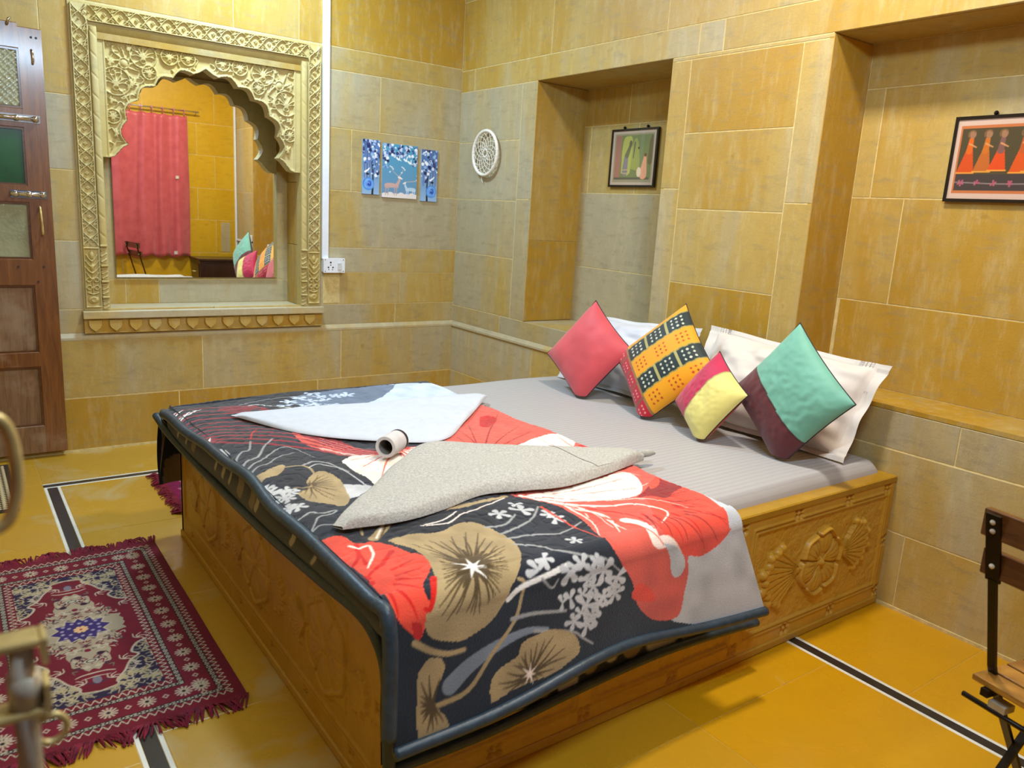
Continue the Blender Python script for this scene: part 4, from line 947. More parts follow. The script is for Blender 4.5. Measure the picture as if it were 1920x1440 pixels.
def bind(pts, r=.0155, sq=1.0): keep(MB().tube([Vector(p) for p in catmull(pts, 6)], r, 10, sq=sq).build('satin_binding', M['binding'], None, True), bl)
ed = []
for w_ in np.linspace(1.40, 3.44, 34):
    x, y, z = bsurf(np.array([-2.094]), np.array([w_])); ed.append((x[0]-.004+.004*math.sin(w_*14), y[0], z[0]-.004+.005*math.sin(w_*9)))
bind(ed, .0165)
hm = []
for x in np.linspace(-2.09, -1.0, 26):
    a, y, z = bsurf(np.array([x]), np.array([3.475])); hm.append((a[0], y[0]-.002, z[0]-.004))
bind(hm, .0145)
bind([(-2.13, -1.30, .50), (-2.115, -1.42, .462), (-2.092, -1.7, .428), (-2.088, -2.1, .43), (-2.088, -2.5, .446), (-2.086, -2.85, .470), (-2.084, -3.04, .484), (-2.08, -3.12, .46), (-2.074, -3.155, .40), (-2.07, -3.163, .28), (-2.065, -3.163, .165)], .0145)
bind([(-2.065, -3.163, .162), (-1.8, -3.158, .155), (-1.52, -3.15, .167), (-1.25, -3.15, .178), (-1.0, -3.15, .168), (-.80, -3.155, .155)], .013)
# ------------------------------------------------------------------ towels and paper roll
def towel(name, A, B, z, th, mt_, wob=.003, fold=None, roll=0):
    A, B = catmull(A, 8), catmull(B, 8)
    def res(P, n=90):
        L = np.r_[0, np.cumsum(np.linalg.norm(np.diff(P, axis=0), axis=1))]; t = np.linspace(0, L[-1], n); return np.c_[np.interp(t, L, P[:, 0]), np.interp(t, L, P[:, 1])]
    A, B = res(A), res(B); ns = 34; s_ = np.linspace(0, 1, ns)
    prof = np.clip(1-np.abs(2*s_-1)**7, 0, 1)**.5
    P = A[:, None]*(1-s_)[None, :, None]+B[:, None]*s_[None, :, None]
    wd = np.linalg.norm(A-B, axis=1)[:, None]; t = np.linspace(0, 1, 90)[:, None]
    endp = np.clip(np.minimum(t, 1-t)*25, 0.15, 1)**.5
    H = th*prof[None]*np.minimum(1, wd/.05)*endp*(1+roll*(s_[None]**2))+wob*np.sin(P[..., 0]*14+P[..., 1]*22)*prof[None]
    if fold is not None: H = H+fold(t, s_[None])*prof[None]
    top = np.dstack([P, z+H]); bot = np.dstack([P, np.full(H.shape, z-.001)])
    full = np.concatenate([top, bot[:, ::-1]], 1); full = np.concatenate([full, full[:, :1]], 1)
    global T2; T2 = top
    return gridmesh(name, full, mt_, flip=False)
t1 = towel('folded_towel', [(-1.96, -1.70), (-1.62, -1.71), (-1.30, -1.73), (-1.1, -1.75), (-.92, -1.765)], [(-1.96, -1.71), (-1.835, -2.00), (-1.66, -2.18), (-1.44, -2.285), (-1.22, -2.10), (-.92, -1.80)], .582, .013, M['towel_white'])
tag(t1, 'smooth bright white towel folded to a point, lying farther from the camera on the blanket', 'towel')
t2 = towel('folded_towel', [(-2.045, -2.80), (-1.94, -2.70), (-1.83, -2.59), (-1.67, -2.43), (-1.50, -2.31), (-1.37, -2.40), (-1.21, -2.51), (-1.06, -2.61), (-.905, -2.70)], [(-2.03, -2.83), (-1.88, -2.85), (-1.75, -2.83), (-1.60, -2.785), (-1.47, -2.81), (-1.34, -2.835), (-1.15, -2.805), (-.945, -2.755)], .583, .024, M['towel_grey'], .004, roll=.5)
tag(t2, 'fluffy off-white towel folded into a long wing shape nearest the camera on the blanket', 'towel')
a = Vector((-.9, -2.727, .592)); o = MB().tube([(-.935, -2.72, .592), (-.885, -2.722, .59), (-.862, -2.724, .586)], [.014, .012, .004], 10).build('tucked_tip', M['towel_grey'], t2, True)
i0, i1 = 69, 76
Pb_ = T2[i0:i1, 2:32].copy(); Pb_[..., 2] += .0009; Pb_[::2, :, 2] += .0007
gridmesh('woven_band', Pb_, M['towel_grey'], t2)
rl = thing('paper_roll', 'small nearly used up toilet paper roll lying between the two towels', 'paper roll', (-1.645, -2.345, .582))
ax = Vector((.80, .60, 0)).normalized(); cc = Vector((-1.69, -2.375, .582+.034))
def rp(o): return keep(o, rl)
n = 28; b_ = ax.cross(Vector((0, 0, 1))); V = []
for r, h in ((.034, 0), (.034, .098), (.024, .098), (.024, 0)):
    V += [cc+ax*h+(b_*math.cos(2*math.pi*k/n)+Vector((0, 0, 1))*math.sin(2*math.pi*k/n))*r for k in range(n)]
rp(mesh('paper_sheets', V, [(i*n+k, i*n+(k+1) % n, ((i+1) % 4)*n+(k+1) % n, ((i+1) % 4)*n+k) for i in range(4) for k in range(n)], M['paper']))
rp(MB().tube([cc+ax*.004, cc+ax*.094], .0238, 24, cap=False).build('cardboard_core', simple('grey_card', (120, 112, 100), .8)))
rp(MB().lathe([(.0235, 0), (.0235, .003)], cc+ax*.055, ax).build('core_shade_disc', M['dark']))  # dark disc painted in for the shade deep inside the hollow core
rp(MB().lathe([(.0345, 0), (.0348, .012), (.02, .0125)], cc+ax*.082, ax).build('dark_end_band', M['dark']))
# ------------------------------------------------------------------ pillows and cushions
def pad(name, BL, BR, TR, TL, th, mt_, front, back=None, n=40, pinch=.10, ear=.0, px=2.6, sag=0., cord=None, flange=0, label=None, cat='cushion', group=None, wr=0, seed=1, pipe=None, zc=None):
    BL, BR, TR, TL = [np.array(p, float) for p in (BL, BR, TR, TL)]
    a = np.linspace(-1, 1, n); A, B = np.meshgrid(a, a, indexing='ij')
    nn = np.cross(BR-BL, TL-BL); nn /= np.linalg.norm(nn)
    if nn[0] > 0: nn = -nn
    def pts(A, B, side):
        k = pinch; a2 = A*(1-k*(1-B*B)*np.abs(A)**1.5); b2 = B*(1-k*(1-A*A)*np.abs(B)**1.5)
        u, v = (a2+1)/2, (b2+1)/2; u, v = u[..., None], v[..., None]
        P = BL*(1-u)*(1-v)+BR*u*(1-v)+TR*u*v+TL*(1-u)*v
        A1, B1 = np.clip(A/(1-flange), -1, 1), np.clip(B/(1-flange), -1, 1)
        t = th*((1-np.abs(A1)**px)*(1-np.abs(B1)**px))**.55
        t = t*(1-sag*B)
        if wr and A.ndim == 2:
            f = fnoise(A.shape, 5, seed)-.5; g = fnoise(A.shape, 3, seed+9)-.5; t = t*(1+wr*f*1.6)+wr*.03*g*th/.1*np.clip(t/th, 0, 1)
            if flange: P = P+nn*(.006*np.sin(B*9+A*3)*(np.abs(A1) >= 1)+.006*np.sin(A*8)*(np.abs(B1) >= 1))[..., None]
        Q_ = P+nn*(t*side)[..., None]
        if zc is not None: lo = Q_[..., 2] < zc; Q_[..., 2] = np.where(lo, zc+(Q_[..., 2]-zc)*.08, Q_[..., 2]); Q_[..., 0] -= .0*lo
        return Q_
    Pf, Pb = pts(A, B, 1.), pts(A, B, -.85)
    root = gridmesh(name, Pf, mt_, None, front(A, B) if callable(front) else np.tile(np.array(front, float), (n, n, 1)), flip=True)
    tag(root, label, cat, group)
    gridmesh('back_cover', Pb, mt_, root, np.tile(np.array(back if back is not None else (235, 228, 220), float), (n, n, 1)))
    e = a; edge = [(x, -1) for x in e]+[(1, y) for y in e[1:]]+[(x, 1) for x in e[::-1][1:]]+[(-1, y) for y in e[::-1][1:-1]]
    if pipe is not None:
        E_ = np.array(edge); Q = pts(E_[:, 0], E_[:, 1], 0)
        MB().tube([Vector(q) for q in Q], .0022, 6, closed=True).build('seam_piping', pipe, root, True)
    return root
cw = (238, 232, 224)
pad('bed_pillow', (-.27, -2.30, .553), (-.22, -3.03, .548), (-.055, -3.06, .895), (-.06, -2.235, .925), .075, M['cush'], (218, 210, 200), (214, 208, 200), 56, .04, flange=.11, px=3, sag=.15, wr=.35, seed=5,
    label='white pillow with a wide flanged edge leaning on the wall, the one nearer the camera', cat='pillow')
pad('bed_pillow', (-.27, -1.47, .553), (-.24, -2.19, .553), (-.065, -2.20, .90), (-.07, -1.50, .865), .075, M['cush'], (212, 214, 222), (212, 212, 214), 56, .04, flange=.11, px=3, sag=.15, wr=.3, seed=8,
    label='white pillow leaning on the wall behind the coral cushion', cat='pillow')
def fitcorners(q, w_, h_):
    cx, cy, cz, yaw, lean, spin = q; H = np.array([math.sin(yaw), -math.cos(yaw), 0]); Nn_ = np.array([-math.cos(yaw), -math.sin(yaw), 0]); Zu = np.array([0, 0, 1.])
    U_ = math.cos(lean)*Zu-math.sin(lean)*Nn_; A = math.cos(spin)*H+math.sin(spin)*U_; B = -math.sin(spin)*H+math.cos(spin)*U_; c_ = np.array([cx, cy, cz])
    return c_-A*w_/2-B*h_/2, c_+A*w_/2-B*h_/2, c_+A*w_/2+B*h_/2, c_-A*w_/2+B*h_/2
def sol(col, sd):
    def f(A, B): return np.array(col, float)*(.95+.1*fnoise(A.shape, 8, sd))[..., None]
    return f
c4 = fitcorners((-.395, -1.828, .748, .121, .348, .983), .35, .35)
pad('throw_cushion', *c4, .062, M['cush'], sol((206, 78, 86), 1), (44, 30, 52), 40, .055, pipe=M['piping'], zc=.562, wr=.05, seed=3, label='plain coral pink satin cushion standing on its corner, leftmost of the cushions', cat='cushion')
def patch(A, B):
    x = (A+1)/2; d = 1-(B+1)/2; c_ = np.zeros(A.shape+(3,)); c_[:] = (232, 158, 6)
    Rm = x < .19; dk = (((d > .10) & (d < .31)) | ((d > .55) & (d < .76))) & ~Rm
    c_[dk] = (18, 40, 40); c_[Rm] = (190, 14, 44)
    for q in (.10, .31, .55, .76): c_[~Rm & (np.abs(d-q-.004*np.sin(x*60)) < .008)] = (150, 140, 70)
    c_[np.abs(x-.19) < .012] = (150, 110, 70)
    for q in (.46, .73): c_[dk & (np.abs(x-q) < .015)] = (170, 164, 100)
    for q in (.2, .4, .6, .8): c_[Rm & (np.abs(d-q) < .010)] = (120, 90, 60)
    def dots(cx, cy, dx, dy, r, col):
        for i in (-1, 0, 1):
            for j in (-1, 0, 1): c_[np.hypot(x-cx-i*dx, d-cy-j*dy) < r] = col if (i or j) else [min(255, v*.8) for v in col]
    for cx in (.325, .595, .865):
        for cy in (.205, .655): dots(cx, cy, .058, .055, .0135, (204, 206, 184))
        for cy in (.43, .88): dots(cx, cy, .055, .052, .0125, (190, 60, 8))
    for cy in (.1, .3, .5, .7, .9):
        for j in (-1, 0, 1):
            for i in (-.03, .03): c_[np.hypot(x-.095-i, d-cy-j*.04) < .011] = (236, 150, 150)
    return c_
c4 = fitcorners((-.345, -2.248, .768, .026, .441, .83), .39, .39)
# corner order for the patchwork print: strip on the lower-left edge
pad('throw_cushion', c4[0], c4[3], c4[2], c4[1], .06, M['cush'], lambda A, B: patch(B, A), (30, 26, 30), 130, .055, pipe=M['piping'], zc=.562, label='patchwork cushion in yellow and dark green dotted squares with a red strip', cat='cushion')
def two(c1, c2, k, axis=0, inv=False):
    def f(A, B):
        q = (A if axis == 0 else B); q = -q if inv else q; out = np.empty(A.shape+(3,)); out[:] = c1; out[q > k+.03*np.sin((B if axis == 0 else A)*2)] = c2
        out[np.abs(q-k-.03*np.sin((B if axis == 0 else A)*2)) < .02] = np.array(c1)*.75
        return out*(.96+.08*fnoise(A.shape, 12, 3))[..., None]
    return f
c4 = fitcorners((-.42, -2.567, .700, -.212, .398, 1.093), .275, .275)
pad('throw_cushion', *c4, .058, M['cush'], two((226, 214, 124), (190, 28, 76), .05, 1), (196, 60, 30), 80, .055, pipe=M['piping'], zc=.562, wr=.045, seed=11, label='small cushion half magenta and half pale yellow, smallest of the cushions', cat='cushion')
c4 = fitcorners((-.36, -2.868, .772, -.082, .171, .904), .37, .37)
pad('throw_cushion', *c4, .062, M['cush'], two((92, 28, 34), (112, 178, 156), -.22, 0), (60, 20, 26), 90, .055, pipe=M['piping'], zc=.562, wr=.045, seed=13, label='cushion half sea green and half maroon, nearest the camera', cat='cushion')
# ------------------------------------------------------------------ rugs
def field(c):
    """red floral carpet, drawn in one quarter and mirrored"""
    RED = (108, 30, 42); CR = (180, 166, 144); NV = (44, 34, 66); GR = (128, 122, 104)
    c.c[:] = RED; X, Y = c.X.copy(), c.Y.copy(); HX, HY = .335, .585
    q = Canvas(0, HX, 0, HY, c.d, RED)
    q.c *= (.94+.12*fnoise(q.X.shape, 25, 3))[..., None]
    def rect(d0, d1, col): 
        e = np.minimum(HX-q.X, HY-q.Y-.0); mk = (e >= d0) & (e < d1); q.c[mk] = col
    # running borders
    dx = HX-q.X; dy = HY-q.Y; side = dx < dy
    e = np.where(side, dx, dy); s_ = np.where(side, q.Y, q.X)
    def zig(d0, d1, T, col, w_):
        m_ = (e >= d0) & (e < d1); t = np.abs(((s_/T) % 1)*2-1); q.c[m_ & (np.abs(t-(e-d0)/(d1-d0)) < w_)] = col
    def chain(d0, d1, T):
        m_ = (e >= d0) & (e < d1); q.c[m_] = (150, 142, 122); r = np.hypot((((s_/T) % 1)-.5)*T, e-(d0+d1)/2)
        q.c[m_ & (np.abs(r-(d1-d0)*.33) < .0017)] = (60, 40, 50); q.c[m_ & (r < .0022)] = CR
        for d in (d0, d1): q.c[np.abs(e-d) < .0016] = (40, 28, 34)
    zig(.032, .050, .022, CR, .17); chain(.053, .068, .019)
    zig(.156, .176, .022, CR, .17); chain(.138, .152, .019)
    for (a, b, hor) in [(k*.0935, .102, False) for k in range(6)]+[(k*.0935, .102, True) for k in range(3)]+[(HX-.102, .102, True)]:
        if not hor: cx, cy = HX-b, a
        else: cx, cy = a, HY-b
        for k in range(12):
            an = k*math.pi/6; q.stroke([(cx, cy), (cx+math.cos(an)*.021, cy+math.sin(an)*.021)], .004, .006, CR, sm=1)
        q.disc((cx, cy), .0095, (176, 160, 130)); q.disc((cx, cy), .005, (34, 24, 34))
        ox, oy = (0, .047) if not hor else (.047, 0)
        p = np.array([(cx+ox, cy+oy+.008), (cx+ox+.007, cy+oy), (cx+ox, cy+oy-.008), (cx+ox-.007, cy+oy)])
        q.stroke(np.vstack([p, p[:1]]), .0035, .0035, CR, sm=1)
    # corner spandrels
    fx, fy = HX-.178, HY-.178
    sp = [(fx, .145), (fx-.03, .16), (fx-.05, .20), (fx-.035, .225), (fx-.062, .25), (fx-.085, .30), (fx-.11, .335), (.045, .36), (0, .372), (0, fy), (fx, fy)]
    q.poly(sp, (46, 38, 60), sm=1); q.stroke(sp[:9], .007, .007, CR)
    R_ = np.random.RandomState(3)
    W_, ins = q.inside(np.array(sp)); keepc = q.c.copy()
    for k in range(150):
        x, y = R_.uniform(0, fx), R_.uniform(.14, fy); a = R_.uniform(0, 6.28); l = R_.uniform(.01, .02)
        q.stroke([(x, y), (x+math.cos(a)*l, y+math.sin(a)*l), (x+math.cos(a+1)*l*1.5, y+math.sin(a+1)*l*1.5)], .0045, .0025, [CR, (150, 140, 116), (170, 150, 110)][k % 3])
    for k in range(14): q.flower((R_.uniform(0.02, fx), R_.uniform(.3, fy-.02)), .011, (170, 156, 120), k)
    full = np.zeros(q.X.shape, bool); full[W_] = ins
    q.c = np.where(full[..., None], q.c, keepc)
    for cx, cy in ((fx-.075, .235), (fx-.02, .13), (fx-.12, .32)):
        for a in (.6, 1.5, 2.4, 3.4): q.stroke([(cx, cy), (cx-math.cos(a)*.012, cy-math.sin(a)*.015), (cx-math.cos(a+.6)*.026, cy-math.sin(a+.6)*.03)], .004, .003, CR)
    # medallion
    med = [(0, 0), (.118, 0), (.112, .03), (.12, .05), (.085, .06), (.10, .09), (.07, .10), (.085, .125), (.055, .13), (.06, .155), (.05, .185), (.052, .215), (.03, .235), (0, .245)]
    q.poly(med, (158, 144, 120), sm=2)
    for k in range(110):
        x, y = R_.uniform(0, .12), R_.uniform(.05, .25); a = R_.uniform(0, 6.28); l = R_.uniform(.006, .014)
        if x > .13-y*.35: continue
        q.stroke([(x, y), (x+math.cos(a)*l, y+math.sin(a)*l), (x+math.cos(a+1.2)*l*1.6, y+math.sin(a+1.2)*l*1.6)], .0045, .0025, [CR, RED, (70, 44, 58), CR, (110, 100, 84)][k % 5])
    q.poly([(0, 0), (.085, 0), (.06, .02), (.07, .045), (.04, .045), (.035, .07), (.012, .055), (0, .075)], (58, 46, 96), sm=1)
    q.stroke([(.085, 0), (.06, .02), (.07, .045), (.04, .045), (.035, .07), (.012, .055), (0, .075)], .004, .004, CR, sm=1)
    for p in ((.03, .02), (.05, .01), (.02, .045), (.045, .035), (.0, .04)): q.disc(p, .0055, (150, 140, 160))
    q.flower((0, 0), .016, (212, 170, 120), 2, n=8); q.disc((0, 0), .004, (140, 40, 40))
    q.disc((.03, .165), .011, (46, 28, 44), ry=.008); q.disc((0, .135), .009, (110, 30, 50)); q.disc((0, .2), .02, (176, 168, 146), ry=.013); q.ring((0, .2), .012, .003, (70, 60, 60), ry=.008)
    q.stroke([(0, .27), (.03, .272), (.05, .28)], .007, .004, CR); q.stroke([(0, .33), (.028, .318)], .006, .003, (60, 46, 70)); q.disc((0, .31), .012, (120, 110, 120), ry=.02); q.stroke([(0, .29), (.036, .295)], .005, .003, CR)
    xi = np.clip(np.round(np.abs(X)/c.d).astype(int), 0, q.nx-1); yi = np.clip(np.round(np.abs(Y)/c.d).astype(int), 0, q.ny-1)
    c.c = q.c[xi, yi]
def rug(loc, hx, hy, rot=0, label='', d=.0025, name='floor_rug', fr_n=150, painter=None):
    r_ = thing(name, label, 'rug', loc); r_.rotation_euler.z = rot
    c = Canvas(-hx, hx, -hy, hy, d); painter(c)
    Zr = .007+.0012*np.sin(c.Y*13+c.X*5)+.0006*fnoise(c.X.shape, 4, 2); e = np.minimum(hx-np.abs(c.X), hy-np.abs(c.Y)); Zr = np.where(e < d*.5, .0005, Zr)
    gridmesh('rug_pile', np.stack([c.X, c.Y, Zr], -1), M['rug'], r_, c.c)
    m = MB(); R_ = np.random.RandomState(8)
    for s_ in (-1, 1):
        for k in range(fr_n):
            x = -hx+2*hx*(k+.5)/fr_n+R_.uniform(-.003, .003); g = .03*math.sin(k*.21+s_)+R_.uniform(-.012, .012); L = .045+R_.uniform(-.012, .014)
            p0 = (x, s_*(hy-.006), .0065); p1 = (x+g*.5, s_*(hy+L*.5), .012+R_.uniform(-.004, .008)); p2 = (x+g*1.1, s_*(hy+L), .004)
            m.tube([p0, p1, p2], [.003, .0032, .0018], 4)
    o = m.build('fringe', M['fringe'], r_); o['kind'] = 'stuff'; return r_
rug((-2.497, -1.935, 0), .333, .583, 0, 'dark red floral carpet with cream medallion and maroon fringe beside the foot of the bed', painter=field)
def small(c):
    c.c[:] = (110, 24, 62); c.c *= (.85+.3*fnoise(c.X.shape, 6, 1))[..., None]
    for k in range(60): c.flower((rs.uniform(-.28, .28), rs.uniform(-.2, .2)), .014, [(206, 190, 190), (70, 40, 80), (180, 120, 140)][k % 3], k)
r2 = rug((-1.785, -.85, 0), .28, .20, math.pi/2, 'small maroon fringed mat on the floor between the bed and the mirror wall', .004, 'small_mat', 130, small)
# woven door mat at the left edge
dm = thing('door_mat', 'beige woven door mat with dark edge on the floor by the wooden door', 'mat', (-2.80, -.44, 0))
c = Canvas(-.225, .225, -.33, .33, .004, (196, 176, 132))
T = .024; cell = ((np.floor(c.X/T)+np.floor(c.Y/T*1.0)) % 2)
rr = np.hypot(((c.X/T) % 1)-.5, ((c.Y/T) % 1)-.5); c.c[rr > .44] = (70, 56, 38); c.h = .004*np.clip(1-rr*1.6, 0, 1)
e = np.minimum(.225-np.abs(c.X), .33-np.abs(c.Y)); c.c[e < .02] = (58, 44, 34)
gridmesh('woven_top', np.stack([c.X, c.Y, .006+c.h*(e > .01)], -1), M['rug'], dm, c.c)
MB().box((-.228, -.333, .0005), (.228, .333, .0055), .001).build('rubber_edge', M['dark'], dm)
# ------------------------------------------------------------------ door at the far left
DY = -.062; dr = bpy.data.objects.new('door_1', None); C.objects.link(dr); dr['kind'] = 'structure'; dr.location = (-2.63, DY, .03); dr['label'] = 'worn brown wooden door with glass panes and panels left of the carved frame'
def dp(o): return keep(o, dr)
DL, DRt = -2.955, -2.308
def db(name, a, b, m_='doorwood', ch=.003): return dp(MB().box(a, b, ch).build(name, M[m_]))
db('stile', (-2.402, DY, .03), (DRt, DY+.036, 2.04), 'doorwood'); db('stile', (DL, DY, .03), (-2.86, DY+.036, 2.05), 'doorwood')
for z0, z1, mm in ((1.945, 2.055, 'doorwood'), (1.60, 1.685, 'doorwood'), (1.262, 1.34, 'doorwood'), (.872, .998, 'doorwood'), (.472, .546, 'doorwood'), (.03, .172, 'doorworn')):
    db('rail', (-2.86, DY, z0), (-2.402, DY+.036, z1), mm)
for z0, z1, mm, nm in ((1.685, 1.945, 'frost', 'patterned_pane'), (1.34, 1.60, 'green_glass', 'green_pane'), (.998, 1.262, 'frost', 'frosted_pane'), (.546, .872, 'doorworn', 'wood_panel'), (.172, .472, 'doorworn', 'wood_panel')):
    db(nm, (-2.86, DY+.012, z0), (-2.402, DY+.024, z1), mm, 0)
    for a, b in (((-2.86, DY+.004, z0), (-2.402, DY+.012, z0+.009)), ((-2.86, DY+.004, z1-.009), (-2.402, DY+.012, z1)), ((-2.411, DY+.004, z0+.009), (-2.402, DY+.012, z1-.009))): db('glazing_bead', a, b, 'chairback', 0)
c = Canvas(-2.85, -2.412, 1.695, 1.935, .006)
u = (c.X+c.Y)/.032; v = (c.X-c.Y)/.032; c.h = .006*np.maximum(np.abs((u % 1)-.5), np.abs((v % 1)-.5))*2
dp(gridmesh('diamond_glass_face', np.stack([c.X, DY+.0115-c.h, c.Y], -1), M['frost'], None, None, None, False))
for z, x0, x1, nb in ((1.642, -2.60, -2.335, 4), (1.300, -2.475, -2.325, 3)):
    pl_ = dp(MB().box((x0, DY-.004, z-.018), (x1, DY, z+.018), .001).build('bolt_plate', M['chrome']))
    sub(MB().tube([(x0, DY-.012, z), (x1-.006, DY-.012, z)], .0095, 12).build('bolt_rod', M['chrome'], None, True), pl_)
    for k in range(nb):
        xx = x0+.02+(x1-x0-.04)*k/(nb-1); sub(MB().tube([(xx-.009, DY-.012, z), (xx+.009, DY-.012, z)], .0135, 12).build('bolt_collar', M['chrome'], None, True), pl_)
dp(MB().tube(catmull([(-2.36, DY-.002, 1.245), (-2.36, DY-.022, 1.235), (-2.358, DY-.030, 1.18), (-2.356, DY-.022, 1.125), (-2.356, DY-.002, 1.115)], 4), [.005]*17, 8).build('pull_handle', M['brass'], None, True))
dp(MB().tube(catmull([(-2.352, DY-.002, 1.945), (-2.350, DY-.016, 1.935), (-2.348, DY-.018, 1.90), (-2.350, DY-.002, 1.885)], 4), [.005]*13, 8).build('staple', M['chrome'], None, True))
for x, z in ((-2.465, .961), (-2.36, .962), (-2.387, .89), (-2.35, 2.0), (-2.33, 2.0)): dp(MB().lathe([(.005, 0), (.005, .002)], (x, DY-.001, z), (0, -1, 0), 8).build('nail_hole', M['dark']))
for x in (-2.44, -2.50): dp(MB().tube(catmull([(x, DY-.01, 2.04), (x+.004, DY-.03, 2.058), (x+.012, DY-.012, 2.068)], 4), [.006]*9, 6).build('top_bolt_tip', M['chrome'], None, True))
# ------------------------------------------------------------------ conduit and socket on the back wall
o = MB().box((-.929, -.016, 1.017), (-.890, -.0005, CEIL-.002), .002).build('cable_conduit', M['white_plastic'])
tag(o, 'white plastic cable conduit running up the wall beside the carved frame', 'conduit')
sk = thing('wall_socket', 'white switch socket plate at the foot of the white conduit', 'socket', (-.861, 0, .98))
def sp_(o): return keep(o, sk)
sp_(MB().box((-.926, -.034, .94), (-.796, -.0005, 1.022), .002).build('back_box', M['white_plastic']))
sp_(MB().box((-.928, -.0385, .938), (-.794, -.034, 1.024), .001).build('face_plate', M['white_plastic']))
for x, z, r in ((-.884, .999, .0055), (-.884, .984, .0035), (-.898, .970, .005), (-.870, .970, .005), (-.896, .957, .003), (-.873, .957, .003)): sp_(MB().lathe([(r, 0), (r, .0008)], (x, -.0385, z), (0, -1, 0), 10).build('socket_hole', M['dark']))
for x in (-.918, -.804):
    for z in (.947, 1.015): sp_(MB().lathe([(.003, 0), (.003, .0008)], (x, -.0385, z), (0, -1, 0), 8).build('plate_screw', M['dark']))
sp_(MB().box((-.840, -.044, .955), (-.818, -.0385, .997), .0015).build('rocker_switch', simple('switch_grey', (206, 208, 208), .35)))
# ------------------------------------------------------------------ three-panel deer picture
def bokeh(c, x0, x1, y0, y1, n, sd):
    R_ = np.random.RandomState(sd)
    for k in range(n): c.disc((R_.uniform(x0, x1), R_.uniform(y0, y1)), R_.uniform(.004, .011), [(34, 44, 92), (240, 244, 252), (150, 186, 226), (60, 66, 120), (206, 214, 240), (96, 134, 196)][k % 6])
def board(label, x0, x1, z0, z1, paint, sd, name='wall_picture', group=None, th=.009):
    o = MB().box((x0, -th, z0), (x1, -.0005, z1)).build(name, simple('board_edge_%d' % sd, (150, 170, 190), .6)); tag(o, label, 'picture', group)
    c = Canvas(x0, x1, z0, z1, .0018, (86, 142, 186)); paint(c); gridmesh('printed_face', np.stack([c.X, np.full_like(c.X, -th-.0006), c.Y], -1), M['print'], o, c.c); return o
def side(sd, flip):
    def f(c):
        x0, x1, z0, z1 = c.x[0], c.x[-1], c.y[0], c.y[-1]; w_ = x1-x0; h_ = z1-z0; g = np.clip((c.Y-z0)/h_, 0, 1)[..., None]
        c.c = np.array((150, 186, 222.))*(1-g)+np.array((70, 110, 170.))*g; fx = (lambda q: x1-q*w_) if flip else (lambda q: x0+q*w_)
        for q, w1 in ((.12, .004), (.27, .006), (.42, .004), (.85, .004)): c.stroke([(fx(q), z0+.3*h_), (fx(q), z1)], w1, w1, (96, 92, 130))
        c.stroke([(fx(.6), z0), (fx(.62), z0+.3*h_), (fx(.52), z0+.6*h_)], .013, .004, (28, 34, 44)); c.stroke([(fx(.6), z0+.4*h_), (fx(.8), z0+.6*h_)], .005, .003, (28, 34, 44))
        bokeh(c, x0, x1, z0+.58*h_, z1, 70, sd); bokeh(c, fx(.55) if not flip else x0, x1 if not flip else fx(.55), z0+.35*h_, z0+.6*h_, 12, sd+1)
        p = (fx(.30), z0+.41*h_); c.stroke([(p[0]-.016, p[1]), (p[0], p[1]+.01), (p[0]+.012, p[1]+.022)], .012, .006, (246, 248, 252)); c.disc((p[0], p[1]-.012), .011, (30, 36, 46), ry=.006)
        p = (fx(.36), z0+.19*h_)
        for k in range(4): c.disc((p[0]+.002*k, p[1]), .038-.009*k, [(84, 146, 224), (120, 178, 240), (60, 112, 206), (34, 74, 176)][k])
        for k in range(8): c.ring(p, .008+.0036*k, .0024, [(150, 196, 246), (64, 118, 210)][k % 2], a0=k*50, a1=k*50+190)
    return f
